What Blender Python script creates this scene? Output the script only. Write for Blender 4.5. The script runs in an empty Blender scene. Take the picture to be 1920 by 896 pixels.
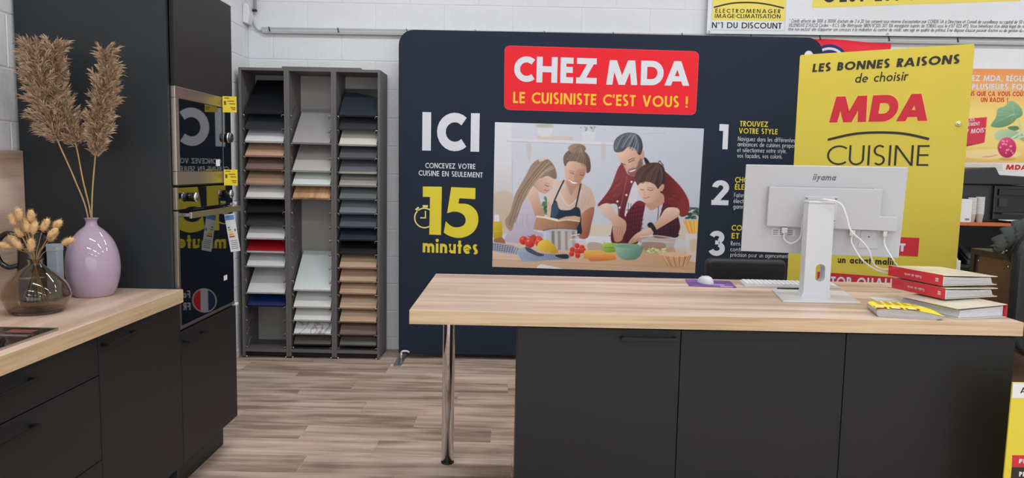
import bpy, bmesh, math, random
import numpy as np
from mathutils import Vector, Matrix, Euler
random.seed(7)
PI = math.pi
sc = bpy.context.scene
COL = sc.collection

# ------------------------------------------------------------------ camera
cam_d = bpy.data.cameras.new('camera')
cam_d.sensor_fit = 'HORIZONTAL'
cam_d.sensor_width = 36.0
cam_d.lens = 36.0 * 1375.0 / 1920.0
cam_d.clip_start = 0.05
cam = bpy.data.objects.new('camera', cam_d)
COL.objects.link(cam)
_p, _r = math.atan(133.0 / 1375.0), math.radians(1.15)
_fw = Vector((0, math.cos(_p), -math.sin(_p)))
_rt = Vector((1, 0, 0)); _up = _rt.cross(_fw)
_R = _rt * math.cos(_r) + _up * math.sin(_r)
_U = _up * math.cos(_r) - _rt * math.sin(_r)
_m = Matrix((( _R.x, _U.x, -_fw.x, 0.0), (_R.y, _U.y, -_fw.y, 0.0), (_R.z, _U.z, -_fw.z, 1.42), (0, 0, 0, 1)))
cam.matrix_world = _m
sc.camera = cam

# ------------------------------------------------------------------ world and exposure
world = bpy.data.worlds.new('world'); sc.world = world
world.use_nodes = True
world.node_tree.nodes['Background'].inputs[0].default_value = (0.84, 0.92, 1.0, 1)
world.node_tree.nodes['Background'].inputs[1].default_value = 3.5
sc.view_settings.view_transform = 'Standard'
sc.view_settings.look = 'None'
sc.view_settings.gamma = 1.0
sc.view_settings.use_curve_mapping = False
sc.view_settings.exposure = -0.75
LAMP_W = 39.0          # watts of each ceiling batten
LAMP_COL = (0.95, 0.98, 1.0)

# ------------------------------------------------------------------ colour and materials
def lin(c):
    c = c / 255.0
    return c / 12.92 if c <= 0.04045 else ((c + 0.055) / 1.055) ** 2.4
def rgb(r, g, b): return (lin(r), lin(g), lin(b), 1.0)

MATS = {}
def mat(name, col, rough=0.5, metal=0.0, spec=0.5, var=0.0, vscale=8.0, bump=0.0, bscale=60.0, stretch=(1, 1, 1), ior=1.5, coat=0.0, emit=0.0):
    """Principled material with a noise that varies the colour a little and a noise bump"""
    if name in MATS: return MATS[name]
    m = bpy.data.materials.new(name); m.use_nodes = True
    nt = m.node_tree; b = nt.nodes['Principled BSDF']
    b.inputs['Base Color'].default_value = col
    b.inputs['Roughness'].default_value = rough
    b.inputs['Metallic'].default_value = metal
    b.inputs['IOR'].default_value = ior
    b.inputs['Specular IOR Level'].default_value = spec
    b.inputs['Coat Weight'].default_value = coat
    if emit:
        b.inputs['Emission Color'].default_value = col
        b.inputs['Emission Strength'].default_value = emit
    if var or bump:
        tc = nt.nodes.new('ShaderNodeTexCoord'); mp = nt.nodes.new('ShaderNodeMapping')
        mp.inputs['Scale'].default_value = stretch
        nt.links.new(tc.outputs['Object'], mp.inputs['Vector'])
    if var:
        n = nt.nodes.new('ShaderNodeTexNoise'); n.inputs['Scale'].default_value = vscale; n.inputs['Detail'].default_value = 4
        nt.links.new(mp.outputs['Vector'], n.inputs['Vector'])
        r = nt.nodes.new('ShaderNodeValToRGB')
        r.color_ramp.elements[0].position = 0.3; r.color_ramp.elements[1].position = 0.7
        r.color_ramp.elements[0].color = tuple(min(1, x * (1 - var)) for x in col[:3]) + (1,)
        r.color_ramp.elements[1].color = tuple(min(1, x * (1 + var)) for x in col[:3]) + (1,)
        nt.links.new(n.outputs['Fac'], r.inputs['Fac']); nt.links.new(r.outputs['Color'], b.inputs['Base Color'])
    if bump:
        n2 = nt.nodes.new('ShaderNodeTexNoise'); n2.inputs['Scale'].default_value = bscale; n2.inputs['Detail'].default_value = 5
        nt.links.new(mp.outputs['Vector'], n2.inputs['Vector'])
        bp = nt.nodes.new('ShaderNodeBump'); bp.inputs['Strength'].default_value = bump; bp.inputs['Distance'].default_value = 0.004
        nt.links.new(n2.outputs['Fac'], bp.inputs['Height']); nt.links.new(bp.outputs['Normal'], b.inputs['Normal'])
    MATS[name] = m
    return m

def wood(name, dark, mid, light, axis=0, rough=0.45, scale=1.0, rnd=True, knots=0.35, spec=0.4, streak=14.0):
    """procedural timber: fine fibres and broad streaks drawn out along one axis"""
    if name in MATS: return MATS[name]
    m = bpy.data.materials.new(name); m.use_nodes = True
    nt = m.node_tree; L = nt.links.new; b = nt.nodes['Principled BSDF']
    b.inputs['Roughness'].default_value = rough; b.inputs['Specular IOR Level'].default_value = spec
    tc = nt.nodes.new('ShaderNodeTexCoord')
    vec = tc.outputs['Object']
    if rnd:
        oi = nt.nodes.new('ShaderNodeObjectInfo')
        mu = nt.nodes.new('ShaderNodeMath'); mu.operation = 'MULTIPLY'; mu.inputs[1].default_value = 37.0
        L(oi.outputs['Random'], mu.inputs[0])
        ad = nt.nodes.new('ShaderNodeVectorMath'); ad.operation = 'ADD'
        L(vec, ad.inputs[0]); L(mu.outputs[0], ad.inputs[1]); vec = ad.outputs[0]
    def noise(sc_, along, across, det, dist=0.0):
        mp = nt.nodes.new('ShaderNodeMapping')
        s = [across] * 3; s[axis] = along
        mp.inputs['Scale'].default_value = s
        L(vec, mp.inputs['Vector'])
        n = nt.nodes.new('ShaderNodeTexNoise'); n.inputs['Scale'].default_value = sc_ * scale
        n.inputs['Detail'].default_value = det; n.inputs['Distortion'].default_value = dist
        L(mp.outputs[0], n.inputs['Vector']); return n.outputs['Fac']
    broad = noise(1.0, 0.9, streak, 5, 0.6)
    fine = noise(1.0, 6.0, 170.0, 3)
    cloud = noise(1.0, 1.6, 5.0, 3, 1.2)
    mx = nt.nodes.new('ShaderNodeMath'); mx.operation = 'MULTIPLY_ADD'; mx.inputs[1].default_value = 0.62
    L(broad, mx.inputs[0])
    m2 = nt.nodes.new('ShaderNodeMath'); m2.operation = 'MULTIPLY'; m2.inputs[1].default_value = 0.18; L(fine, m2.inputs[0])
    m3 = nt.nodes.new('ShaderNodeMath'); m3.operation = 'MULTIPLY_ADD'; m3.inputs[1].default_value = knots * 0.6; L(cloud, m3.inputs[0]); L(m2.outputs[0], m3.inputs[2])
    L(m3.outputs[0], mx.inputs[2])
    r = nt.nodes.new('ShaderNodeValToRGB'); e = r.color_ramp.elements
    c0 = 0.31 + knots * 0.3
    e[0].position = c0 - 0.01; e[0].color = dark
    e[1].position = c0 + 0.26; e[1].color = light
    k = e.new(c0 + 0.13); k.color = mid
    L(mx.outputs[0], r.inputs['Fac'])
    out = r.outputs['Color']
    if rnd:
        hsv = nt.nodes.new('ShaderNodeHueSaturation')
        mr = nt.nodes.new('ShaderNodeMapRange'); mr.inputs['To Min'].default_value = 0.84; mr.inputs['To Max'].default_value = 1.12
        L(oi.outputs['Random'], mr.inputs['Value']); L(mr.outputs[0], hsv.inputs['Value']); L(out, hsv.inputs['Color']); out = hsv.outputs['Color']
    L(out, b.inputs['Base Color'])
    bp = nt.nodes.new('ShaderNodeBump'); bp.inputs['Strength'].default_value = 0.12; bp.inputs['Distance'].default_value = 0.002
    L(fine, bp.inputs['Height']); L(bp.outputs[0], b.inputs['Normal'])
    MATS[name] = m
    return m

def print_mat(name, rough=0.6):
    """flat print: the colours of the printed picture sit on the sheet's own points"""
    if name in MATS: return MATS[name]
    m = bpy.data.materials.new(name); m.use_nodes = True
    nt = m.node_tree; b = nt.nodes['Principled BSDF']; b.inputs['Roughness'].default_value = rough; b.inputs['Specular IOR Level'].default_value = 0.25
    a = nt.nodes.new('ShaderNodeVertexColor'); a.layer_name = 'print'
    nt.links.new(a.outputs['Color'], b.inputs['Base Color'])
    MATS[name] = m
    return m

# ------------------------------------------------------------------ mesh builder
OFF = {}
class MB:
    def __init__(s): s.v = []; s.f = []; s.sm = []
    def add(s, vs, fs, smooth=False):
        n = len(s.v); s.v += [tuple(p) for p in vs]
        s.f += [tuple(i + n for i in f) for f in fs]; s.sm += [smooth] * len(fs)
        return s
    def box(s, x0, x1, y0, y1, z0, z1):
        return s.add([(x0, y0, z0), (x1, y0, z0), (x1, y1, z0), (x0, y1, z0), (x0, y0, z1), (x1, y0, z1), (x1, y1, z1), (x0, y1, z1)],
                     [(0, 3, 2, 1), (4, 5, 6, 7), (0, 1, 5, 4), (1, 2, 6, 5), (2, 3, 7, 6), (3, 0, 4, 7)])
    def prism(s, poly, h0, h1, axis='z'):
        """extrude a 2-D outline: z -> (x,y), y -> (x,z), x -> (y,z)"""
        n = len(poly)
        def P(a, b, h): return {'z': (a, b, h), 'y': (a, h, b), 'x': (h, a, b)}[axis]
        vs = [P(a, b, h0) for a, b in poly] + [P(a, b, h1) for a, b in poly]
        return s.add(vs, [tuple(range(n - 1, -1, -1)), tuple(range(n, 2 * n))] + [(i, (i + 1) % n, n + (i + 1) % n, n + i) for i in range(n)])
    def lathe(s, prof, cx=0, cy=0, cz=0, n=32, closed=False, smooth=True):
        vs = []; fs = []
        for (r, z) in prof:
            for k in range(n):
                a = 2 * PI * k / n
                vs.append((cx + r * math.cos(a), cy + r * math.sin(a), cz + z))
        m = len(prof)
        for i in range(m - 1 if not closed else m):
            j = (i + 1) % m
            for k in range(n):
                k2 = (k + 1) % n
                fs.append((i * n + k, i * n + k2, j * n + k2, j * n + k))
        if not closed:
            if prof[0][0] > 1e-5: fs.append(tuple(range(n - 1, -1, -1)))
            if prof[-1][0] > 1e-5: fs.append(tuple((m - 1) * n + k for k in range(n)))
        return s.add(vs, fs, smooth)
    def tube(s, pts, r, n=8, caps=True, smooth=True):
        """round bar through points; r a number or one per point"""
        pts = [Vector(p) for p in pts]; m = len(pts)
        rs = [r] * m if not hasattr(r, '__len__') else r
        vs = []; fs = []; prev = None
        for i, p in enumerate(pts):
            t = (pts[min(i + 1, m - 1)] - pts[max(i - 1, 0)]).normalized()
            if prev is None:
                a = t.orthogonal().normalized()
            else:
                a = (prev - t * prev.dot(t))
                a = a.normalized() if a.length > 1e-6 else t.orthogonal().normalized()
            prev = a; b = t.cross(a)
            for k in range(n):
                w = 2 * PI * k / n
                vs.append(p + (a * math.cos(w) + b * math.sin(w)) * rs[i])
        for i in range(m - 1):
            for k in range(n):
                k2 = (k + 1) % n
                fs.append((i * n + k, i * n + k2, (i + 1) * n + k2, (i + 1) * n + k))
        if caps:
            fs.append(tuple(range(n - 1, -1, -1))); fs.append(tuple((m - 1) * n + k for k in range(n)))
        return s.add(vs, fs, smooth)
    def cyl(s, a, b, r, n=20, smooth=True): return s.tube([a, b], r, n, True, smooth)
    def ellipsoid(s, c, rx, ry, rz, nu=20, nv=12, M=None):
        vs = []; fs = []
        for j in range(nv + 1):
            th = PI * j / nv
            for i in range(nu):
                ph = 2 * PI * i / nu
                p = Vector((rx * math.sin(th) * math.cos(ph), ry * math.sin(th) * math.sin(ph), rz * math.cos(th)))
                if M is not None: p = M @ p
                vs.append(Vector(c) + p)
        for j in range(nv):
            for i in range(nu):
                i2 = (i + 1) % nu
                fs.append((j * nu + i, (j + 1) * nu + i, (j + 1) * nu + i2, j * nu + i2))
        return s.add(vs, fs, True)
    def xform(s, M):
        s.v = [tuple(M @ Vector(p)) for p in s.v]; return s
    def build(s, name, m, parent=None, bevel=0.0, seg=2, world=True, base=True, smooth=None):
        me = bpy.data.meshes.new(name)
        loc = Vector((0, 0, 0))
        if parent is None and base and s.v:
            xs, ys, zs = zip(*s.v)
            loc = Vector(((min(xs) + max(xs)) / 2, (min(ys) + max(ys)) / 2, min(zs)))
        sub = loc
        if parent is not None and world: sub = OFF.get(parent.name, Vector((0, 0, 0)))
        me.from_pydata([tuple(Vector(p) - sub) for p in s.v], [], s.f)
        me.polygons.foreach_set('use_smooth', [(q if smooth is None else smooth) for q in s.sm])
        me.update()
        bm = bmesh.new(); bm.from_mesh(me); bmesh.ops.recalc_face_normals(bm, faces=bm.faces); bm.to_mesh(me); bm.free()
        if m: me.materials.append(m)
        o = bpy.data.objects.new(name, me); COL.objects.link(o)
        if parent is not None:
            o.parent = parent; OFF[o.name] = sub
        else:
            o.location = loc; OFF[o.name] = loc
        if bevel:
            md = o.modifiers.new('bevel', 'BEVEL'); md.width = bevel; md.segments = seg; md.limit_method = 'ANGLE'; md.angle_limit = math.radians(40)
        return o

def box(name, x0, x1, y0, y1, z0, z1, m, parent=None, bevel=0.0, world=True):
    return MB().box(x0, x1, y0, y1, z0, z1).build(name, m, parent, bevel, world=world)
def tag(o, label=None, cat=None, group=None, kind=None):
    if label: o['label'] = label
    if cat: o['category'] = cat
    if group: o['group'] = group
    if kind: o['kind'] = kind
    return o
def thing(name, label, cat, loc=(0, 0, 0), rot=(0, 0, 0), group=None, kind=None):
    o = bpy.data.objects.new(name, None); COL.objects.link(o)
    o.location = loc; o.rotation_euler = rot; o.empty_display_size = 0.05
    OFF[o.name] = Vector(loc)
    return tag(o, label, cat, group, kind)
def spline(pts, n=8, closed=False):
    """Catmull-Rom through points of any dimension"""
    P = [np.array(p, float) for p in pts]; m = len(P); out = []
    rng = range(m) if closed else range(m - 1)
    for i in rng:
        if closed: a, b, c, d = P[(i - 1) % m], P[i], P[(i + 1) % m], P[(i + 2) % m]
        else: a, b, c, d = P[max(i - 1, 0)], P[i], P[i + 1], P[min(i + 2, m - 1)]
        for k in range(n):
            t = k / n
            out.append(0.5 * (2 * b + (c - a) * t + (2 * a - 5 * b + 4 * c - d) * t * t + (3 * b - a - 3 * c + d) * t ** 3))
    if not closed: out.append(P[-1])
    return [tuple(p) for p in out]
def rrect(x0, x1, y0, y1, r, n=6):
    out = []
    for cx, cy, a0 in ((x1 - r, y0 + r, -PI / 2), (x1 - r, y1 - r, 0), (x0 + r, y1 - r, PI / 2), (x0 + r, y0 + r, PI)):
        for k in range(n + 1):
            a = a0 + PI / 2 * k / n; out.append((cx + r * math.cos(a), cy + r * math.sin(a)))
    return out

# ------------------------------------------------------------------ lettering: geometric sans drawn from strokes
def _arc(cx, cy, rx, ry, a0, a1, n=None):
    n = n or max(3, int(abs(a1 - a0) / 15))
    return [(cx + rx * math.cos(math.radians(a0 + (a1 - a0) * k / n)), cy + ry * math.sin(math.radians(a0 + (a1 - a0) * k / n))) for k in range(n + 1)]
def glyph(ch, w):
    """advance width and stroke centre lines of a letter of cap height 1 and stroke width w"""
    h = w / 2; T = 1 - h; X = 0.66; xt = X - h
    acc = None
    if ch in 'éêèàâôûùîçÉÈÊÀÇÛôö' :
        base, acc = {'é': 'e/', 'ê': 'e^', 'è': 'e\\', 'à': 'a\\', 'â': 'a^', 'ô': 'o^', 'û': 'u^', 'ù': 'u\\', 'î': 'i^', 'ç': 'c,', 'É': 'E/', 'È': 'E\\', 'Ê': 'E^', 'À': 'A\\', 'Ç': 'C,', 'Û': 'U^', 'ö': 'o^'}[ch]
        W, S = glyph(base, w)
        y = (1.08 if base.isupper() else 0.76); c = W / 2; t = min(w, 0.12)
        S = list(S)
        if acc == '/': S.append(([(c - .06, y), (c + .1, y + .16)], t, 0))
        if acc == '\\': S.append(([(c - .1, y + .16), (c + .06, y)], t, 0))
        if acc == '^': S.append(([(c - .13, y), (c, y + .14), (c + .13, y)], t, 0))
        if acc == ',': S.append(([(c, 0), (c + .06, -.1), (c - .06, -.18)], t * .8, 0))
        return W, S
    def D(a, b): # diagonal, clipped flat at 0 and 1 (or x height when lower case)
        return ([a, b], w, 2 if ch.islower() else 1)
    k = w * 0.6
    g = {
     'A': (0.74 + w * 1.2, lambda W: [D((k, 0), (W / 2, 1 + .02)), D((W - k, 0), (W / 2, 1 + .02)), ([(W * .22, .28), (W * .78, .28)], w * .85, 0)]),
     'B': (0.46 + w * .5, lambda W: [([(h, 0), (h, 1)], w, 0), ([(h, T), (W - .26 - h, T)] + _arc(W - .26 - h, .75 - h / 2, .22, .25 - h / 2, 90, -90) + [(h, .5)], w, 0), ([(h, .5), (W - .28, .5)] + _arc(W - .28, .25 + h / 2, .28 - h, .25 - h / 2, 90, -90) + [(h, h)], w, 0)]),
     'C': (0.78, lambda W: [(_arc(.5, .5, .5 - h, .5 - h, 47, 313, 18), w, 0)]),
     'D': (0.72 + w * .8, lambda W: [([(h, 0), (h, 1)], w, 0), ([(h, T), (W - .48, T)] + _arc(W - .48, .5, .48 - h, .5 - h, 90, -90, 12) + [(h, h)], w, 0)]),
     'E': (0.42 + w * .4, lambda W: [([(h, 0), (h, 1)], w, 0), ([(h, T), (W, T)], w, 0), ([(h, .52), (W - .02, .52)], w, 0), ([(h, h), (W, h)], w, 0)]),
     'F': (0.42 + w * .3, lambda W: [([(h, 0), (h, 1)], w, 0), ([(h, T), (W, T)], w, 0), ([(h, .5), (W - .02, .5)], w, 0)]),
     'G': (0.95, lambda W: [(_arc(.5, .5, .5 - h, .5 - h, 45, 360, 20), w, 0), ([(.5, .5 - h), (.98 - h, .5 - h)], w, 0)]),
     'H': (0.62 + w * .9, lambda W: [([(h, 0), (h, 1)], w, 0), ([(W - h, 0), (W - h, 1)], w, 0), ([(h, .52), (W - h, .52)], w, 0)]),
     'I': (w, lambda W: [([(h, 0), (h, 1)], w, 0)]),
     'J': (0.4, lambda W: [([(W - h, 1), (W - h, .2)] + _arc(W - .2, .2, .2 - h, .2 - h, 0, -120), w, 0)]),
     'K': (0.58 + w * .5, lambda W: [([(h, 0), (h, 1)], w, 0), D((h, .42), (W - k, 1)), D((h * 1.5, .58), (W - k, 0))]),
     'L': (0.38 + w * .4, lambda W: [([(h, 0), (h, 1)], w, 0), ([(h, h), (W, h)], w, 0)]),
     'M': (0.78 + w * 2, lambda W: [D((k * .9, 0), (W * .2, 1)), D((W * .22, 1), (W / 2, .02)), D((W * .78, 1), (W / 2, .02)), D((W - k * .9, 0), (W * .8, 1))]),
     'N': (0.68 + w * .5, lambda W: [([(h, 0), (h, 1)], w, 0), ([(W - h, 0), (W - h, 1)], w, 0), D((h, 1), (W - h, 0))]),
     'O': (1.0, lambda W: [(_arc(.5, .5, .5 - h, .5 - h, 0, 360, 28), w, 0)]),
     'P': (0.44 + w * .4, lambda W: [([(h, 0), (h, 1)], w, 0), ([(h, T), (W - .28, T)] + _arc(W - .28, .7, .28 - h, .3 - h, 90, -90) + [(h, .4 + h)], w, 0)]),
     'Q': (1.0, lambda W: [(_arc(.5, .5, .5 - h, .5 - h, 0, 360, 28), w, 0), ([(.55, .4), (.95, .02)], w, 0)]),
     'R': (0.46 + w * .5, lambda W: [([(h, 0), (h, 1)], w, 0), ([(h, T), (W - .3, T)] + _arc(W - .3, .72, .27 - h, .28 - h, 90, -90) + [(h, .44 + h)], w, 0), D((W * .4, .5), (W - k, 0))]),
     'S': (0.44 + w * .4, lambda W: [(_arc(W / 2, .745 - h / 2 + h * .5, W / 2 - h, .255 - h * .5, 40, 250, 12) + _arc(W / 2, .26 + h * .1, W / 2 - h, .26 - h * .9, 80, -140, 12), w, 0)]),
     'T': (0.46 + w * .4, lambda W: [([(W / 2, 0), (W / 2, 1)], w, 0), ([(0, T), (W, T)], w, 0)]),
     'U': (0.6 + w * .3, lambda W: [([(h, 1), (h, .32)] + _arc(W / 2, .32, W / 2 - h, .32 - h, 180, 360, 12) + [(W - h, 1)], w, 0)]),
     'V': (0.66 + w * .8, lambda W: [D((k, 1), (W / 2, -.02)), D((W - k, 1), (W / 2, -.02))]),
     'W': (1.0 + w * .8, lambda W: [D((k, 1), (W * .27, -.02)), D((W * .5, 1), (W * .27, -.02)), D((W * .5, 1), (W * .73, -.02)), D((W - k, 1), (W * .73, -.02))]),
     'X': (0.6 + w * .6, lambda W: [D((k, 1), (W - k, 0)), D((W - k, 1), (k, 0))]),
     'Y': (0.6 + w * .6, lambda W: [D((k, 1), (W / 2, .42)), D((W - k, 1), (W / 2, .42)), ([(W / 2, 0), (W / 2, .45)], w, 0)]),
     'Z': (0.52 + w * 1.3, lambda W: [([(.02, T), (W - .02, T)], w, 0), ([(0, h), (W, h)], w, 0), D((W - k, 1), (k, 0))]),
     '0': (0.6, lambda W: [(_arc(W / 2, .5, W / 2 - h, .5 - h, 0, 360, 24), w, 0)]),
     '1': (0.2 + w, lambda W: [([(W - h, 0), (W - h, 1)], w, 0), ([(0, T), (W - h, T)], w, 0)]),
     '2': (0.58, lambda W: [(_arc(W / 2, .7, W / 2 - h, .3 - h, 175, -30, 14) + [(h * 1.5, h * 1.6)], w, 0), ([(0, h), (W, h)], w, 0)]),
     '3': (0.64, lambda W: [(_arc(W / 2 - .01, .735, W / 2 - h - .03, .265 - h, 165, -62, 14), w, 0), (_arc(W / 2, .29, W / 2 - h, .29 - h, 68, -162, 16), w, 0), ([(W * .40, .535), (W * .62, .535)], w * .8, 0)]),
     '4': (0.62, lambda W: [([(W * .72, 0), (W * .72, 1)], w, 0), ([(0, .28), (W, .28)], w, 0), ([(W * .72, .95), (.06, .3)], w, 0)]),
     '5': (0.56, lambda W: [([(W, T), (.16, T), (.1, .56)] + _arc(W / 2 - .03, .32, W / 2 - h + .03, .32 - h, 110, -140, 14), w, 0)]),
     '6': (0.6, lambda W: [(_arc(W / 2, .3, W / 2 - h, .3 - h, 0, 360, 20), w, 0), ([(W * .62, 1), (h * 1.3, .4)], w, 0)]),
     '7': (0.54, lambda W: [([(0, T), (W - h, T)], w, 0), D((W - k, 1), (W * .3, 0))]),
     '8': (0.58, lambda W: [(_arc(W / 2, .76, W / 2 - h - .03, .24 - h, 0, 360, 18), w, 0), (_arc(W / 2, .28, W / 2 - h, .28 - h, 0, 360, 18), w, 0)]),
     '9': (0.6, lambda W: [(_arc(W / 2, .7, W / 2 - h, .3 - h, 0, 360, 20), w, 0), ([(W * .38, 0), (W - h * 1.3, .6)], w, 0)]),
     'a': (0.62, lambda W: [(_arc(.31, .33, .31 - h, .33 - h, 0, 360, 20), w, 0), ([(W - h, 0), (W - h, X)], w, 0)]),
     'b': (0.62, lambda W: [(_arc(.31, .33, .31 - h, .33 - h, 0, 360, 20), w, 0), ([(h, 0), (h, 1.06)], w, 0)]),
     'c': (0.5, lambda W: [(_arc(.32, .33, .32 - h, .33 - h, 50, 310, 14), w, 0)]),
     'd': (0.62, lambda W: [(_arc(.31, .33, .31 - h, .33 - h, 0, 360, 20), w, 0), ([(W - h, 0), (W - h, 1.06)], w, 0)]),
     'e': (0.62, lambda W: [(_arc(.31, .33, .31 - h, .33 - h, 0, 315, 18), w, 0), ([(h, .33), (W - h, .33)], w * .75, 0)]),
     'f': (0.34, lambda W: [([(W * .42, 0), (W * .42, .85)] + _arc(W * .42 + .16, .85, .16, .16, 180, 90), w, 0), ([(0, xt), (W, xt)], w * .8, 0)]),
     'g': (0.62, lambda W: [(_arc(.31, .33, .31 - h, .33 - h, 0, 360, 20), w, 0), ([(W - h, X), (W - h, -.1)] + _arc(.31, -.1, .31 - h, .2 - h, 0, -150), w, 0)]),
     'h': (0.52 + w * .2, lambda W: [([(h, 0), (h, 1.06)], w, 0), ([(h, .34)] + _arc(W / 2, .38, W / 2 - h, .28 - h, 170, 0, 10) + [(W - h, 0)], w, 0)]),
     'i': (w, lambda W: [([(h, 0), (h, X)], w, 0), ([(h, .78), (h, .78 + w)], w, 3)]),
     'j': (w, lambda W: [([(h, -.25), (h, X)], w, 0), ([(h, .78), (h, .78 + w)], w, 3)]),
     'k': (0.5, lambda W: [([(h, 0), (h, 1.06)], w, 0), ([(h, .28), (W - h, .63)], w, 0), ([(h * 1.4, .36), (W - h, .02)], w, 0)]),
     'l': (w, lambda W: [([(h, 0), (h, 1.06)], w, 0)]),
     'm': (0.82 + w * .4, lambda W: [([(h, 0), (h, X)], w, 0), ([(h, .36)] + _arc(W / 4 + h / 2, .4, W / 4 - h / 2, .26 - h, 170, 0, 9) + [(W / 2, 0)], w, 0), ([(W / 2, .36)] + _arc(W * .75 - h / 2, .4, W / 4 - h / 2, .26 - h, 170, 0, 9) + [(W - h, 0)], w, 0)]),
     'n': (0.5 + w * .3, lambda W: [([(h, 0), (h, X)], w, 0), ([(h, .34)] + _arc(W / 2, .38, W / 2 - h, .28 - h, 170, 0, 10) + [(W - h, 0)], w, 0)]),
     'o': (0.64, lambda W: [(_arc(.32, .33, .32 - h, .33 - h, 0, 360, 20), w, 0)]),
     'p': (0.62, lambda W: [(_arc(.31, .33, .31 - h, .33 - h, 0, 360, 20), w, 0), ([(h, -.3), (h, X)], w, 0)]),
     'q': (0.62, lambda W: [(_arc(.31, .33, .31 - h, .33 - h, 0, 360, 20), w, 0), ([(W - h, -.3), (W - h, X)], w, 0)]),
     'r': (0.34, lambda W: [([(h, 0), (h, X)], w, 0), ([(h, .36)] + _arc(.3, .38, .3 - h, .28 - h, 170, 70, 6), w, 0)]),
     's': (0.4, lambda W: [(_arc(W / 2, .49, W / 2 - h, .17 - h * .55, 40, 250, 9) + _arc(W / 2, .18, W / 2 - h, .18 - h * .8, 80, -140, 9), w, 0)]),
     't': (0.34, lambda W: [([(W / 2, 0), (W / 2, .92)], w, 0), ([(0, xt), (W, xt)], w * .8, 0)]),
     'u': (0.5 + w * .3, lambda W: [([(h, X), (h, .27)] + _arc(W / 2, .28, W / 2 - h, .28 - h, 180, 360, 10) + [(W - h, X)], w, 0), ([(W - h, 0), (W - h, X)], w, 0)]),
     'v': (0.5 + w * .4, lambda W: [([(k, X), (W / 2, 0)], w, 0), ([(W - k, X), (W / 2, 0)], w, 0)]),
     'x': (0.5, lambda W: [([(h, X), (W - h, 0)], w, 0), ([(W - h, X), (h, 0)], w, 0)]),
     'y': (0.5 + w * .4, lambda W: [([(k, X), (W / 2, .05)], w, 0), ([(W - k, X), (W * .3, -.3)], w, 0)]),
     'z': (0.46, lambda W: [([(0, xt), (W, xt)], w * .9, 0), ([(0, h), (W, h)], w * .9, 0), ([(W - h, X - w * .6), (h, w * .6)], w, 0)]),
     '.': (w, lambda W: [([(h, 0), (h, w)], w, 0)]),
     ',': (w, lambda W: [([(h, w), (h * .4, -.14)], w * .8, 0)]),
     '-': (0.3, lambda W: [([(0, .38), (W, .38)], w, 0)]),
     '\u2013': (0.5, lambda W: [([(0, .38), (W, .38)], w, 0)]),
     "'": (w * .9, lambda W: [([(h, 1), (h * .5, .7)], w * .8, 0)]),
     '!': (w, lambda W: [([(h, .3), (h, 1)], w, 0), ([(h, 0), (h, w)], w, 0)]),
     '/': (0.4, lambda W: [([(0.02, -.05), (W, 1.05)], w, 0)]),
     '*': (0.26, lambda W: [([(W / 2, .7), (W / 2, 1)], w * .6, 0), ([(0, .78), (W, .92)], w * .6, 0), ([(0, .92), (W, .78)], w * .6, 0)]),
     '\u00b0': (0.3, lambda W: [(_arc(W / 2, .84, .12, .12, 0, 360, 10), w * .5, 0)]),
     '\u00b7': (w * 1.2, lambda W: [([(W / 2, .4), (W / 2, .4 + w)], w, 3)]),
     '\u20ac': (0.62, lambda W: [(_arc(.38, .5, .36 - h, .5 - h, 50, 310, 12), w, 0), ([(0, .6), (.5, .6)], w * .7, 0), ([(0, .42), (.48, .42)], w * .7, 0)]),
    }
    if ch not in g: return 0.3, []
    W, fn = g[ch]
    return W, fn(W)
def _stroke(pts, w):
    """quads along a centre line with mitred joints"""
    pts = [np.array(p, float) for p in pts]
    pts = [p for i, p in enumerate(pts) if i == 0 or np.linalg.norm(p - pts[i - 1]) > 1e-6]
    n = len(pts); L = []; R = []
    if n < 2: return []
    closed = np.linalg.norm(pts[0] - pts[-1]) < 1e-6 and n > 3
    for i in range(n):
        if closed: a = pts[i] - pts[(i - 1) % n if i else n - 2]; b = pts[(i + 1) if i < n - 1 else 1] - pts[i]
        else: a = pts[i] - pts[i - 1] if i else pts[1] - pts[0]; b = pts[i + 1] - pts[i] if i < n - 1 else a
        a = a / np.linalg.norm(a); b = b / np.linalg.norm(b)
        t = a + b; t = t / (np.linalg.norm(t) + 1e-9)
        nn = np.array([-t[1], t[0]]); c = max(0.45, nn @ np.array([-a[1], a[0]]))
        L.append(pts[i] + nn * w / 2 / c); R.append(pts[i] - nn * w / 2 / c)
    return [[L[i], R[i], R[i + 1], L[i + 1]] for i in range(n - 1)]
def _clip(poly, y0, y1):
    for lim, sgn in ((y0, 1), (y1, -1)):
        out = []
        for i in range(len(poly)):
            a, b = poly[i], poly[(i + 1) % len(poly)]
            ia, ib = sgn * (a[1] - lim) >= 0, sgn * (b[1] - lim) >= 0
            if ia: out.append(a)
            if ia != ib: out.append(a + (b - a) * ((lim - a[1]) / (b[1] - a[1])))
        poly = out
        if len(poly) < 3: return []
    return poly
def kern(s, i, gap):
    """space after letter i"""
    if i + 1 >= len(s): return 0.0
    p = s[i] + s[i + 1]
    if p in ('DA', 'LA', 'TA', 'VA', 'AT', 'AV', 'YA', 'PA', 'RA', 'LT', 'LV', 'AC', 'OA', 'GA') and gap < .25: return gap - .09
    return gap
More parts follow.
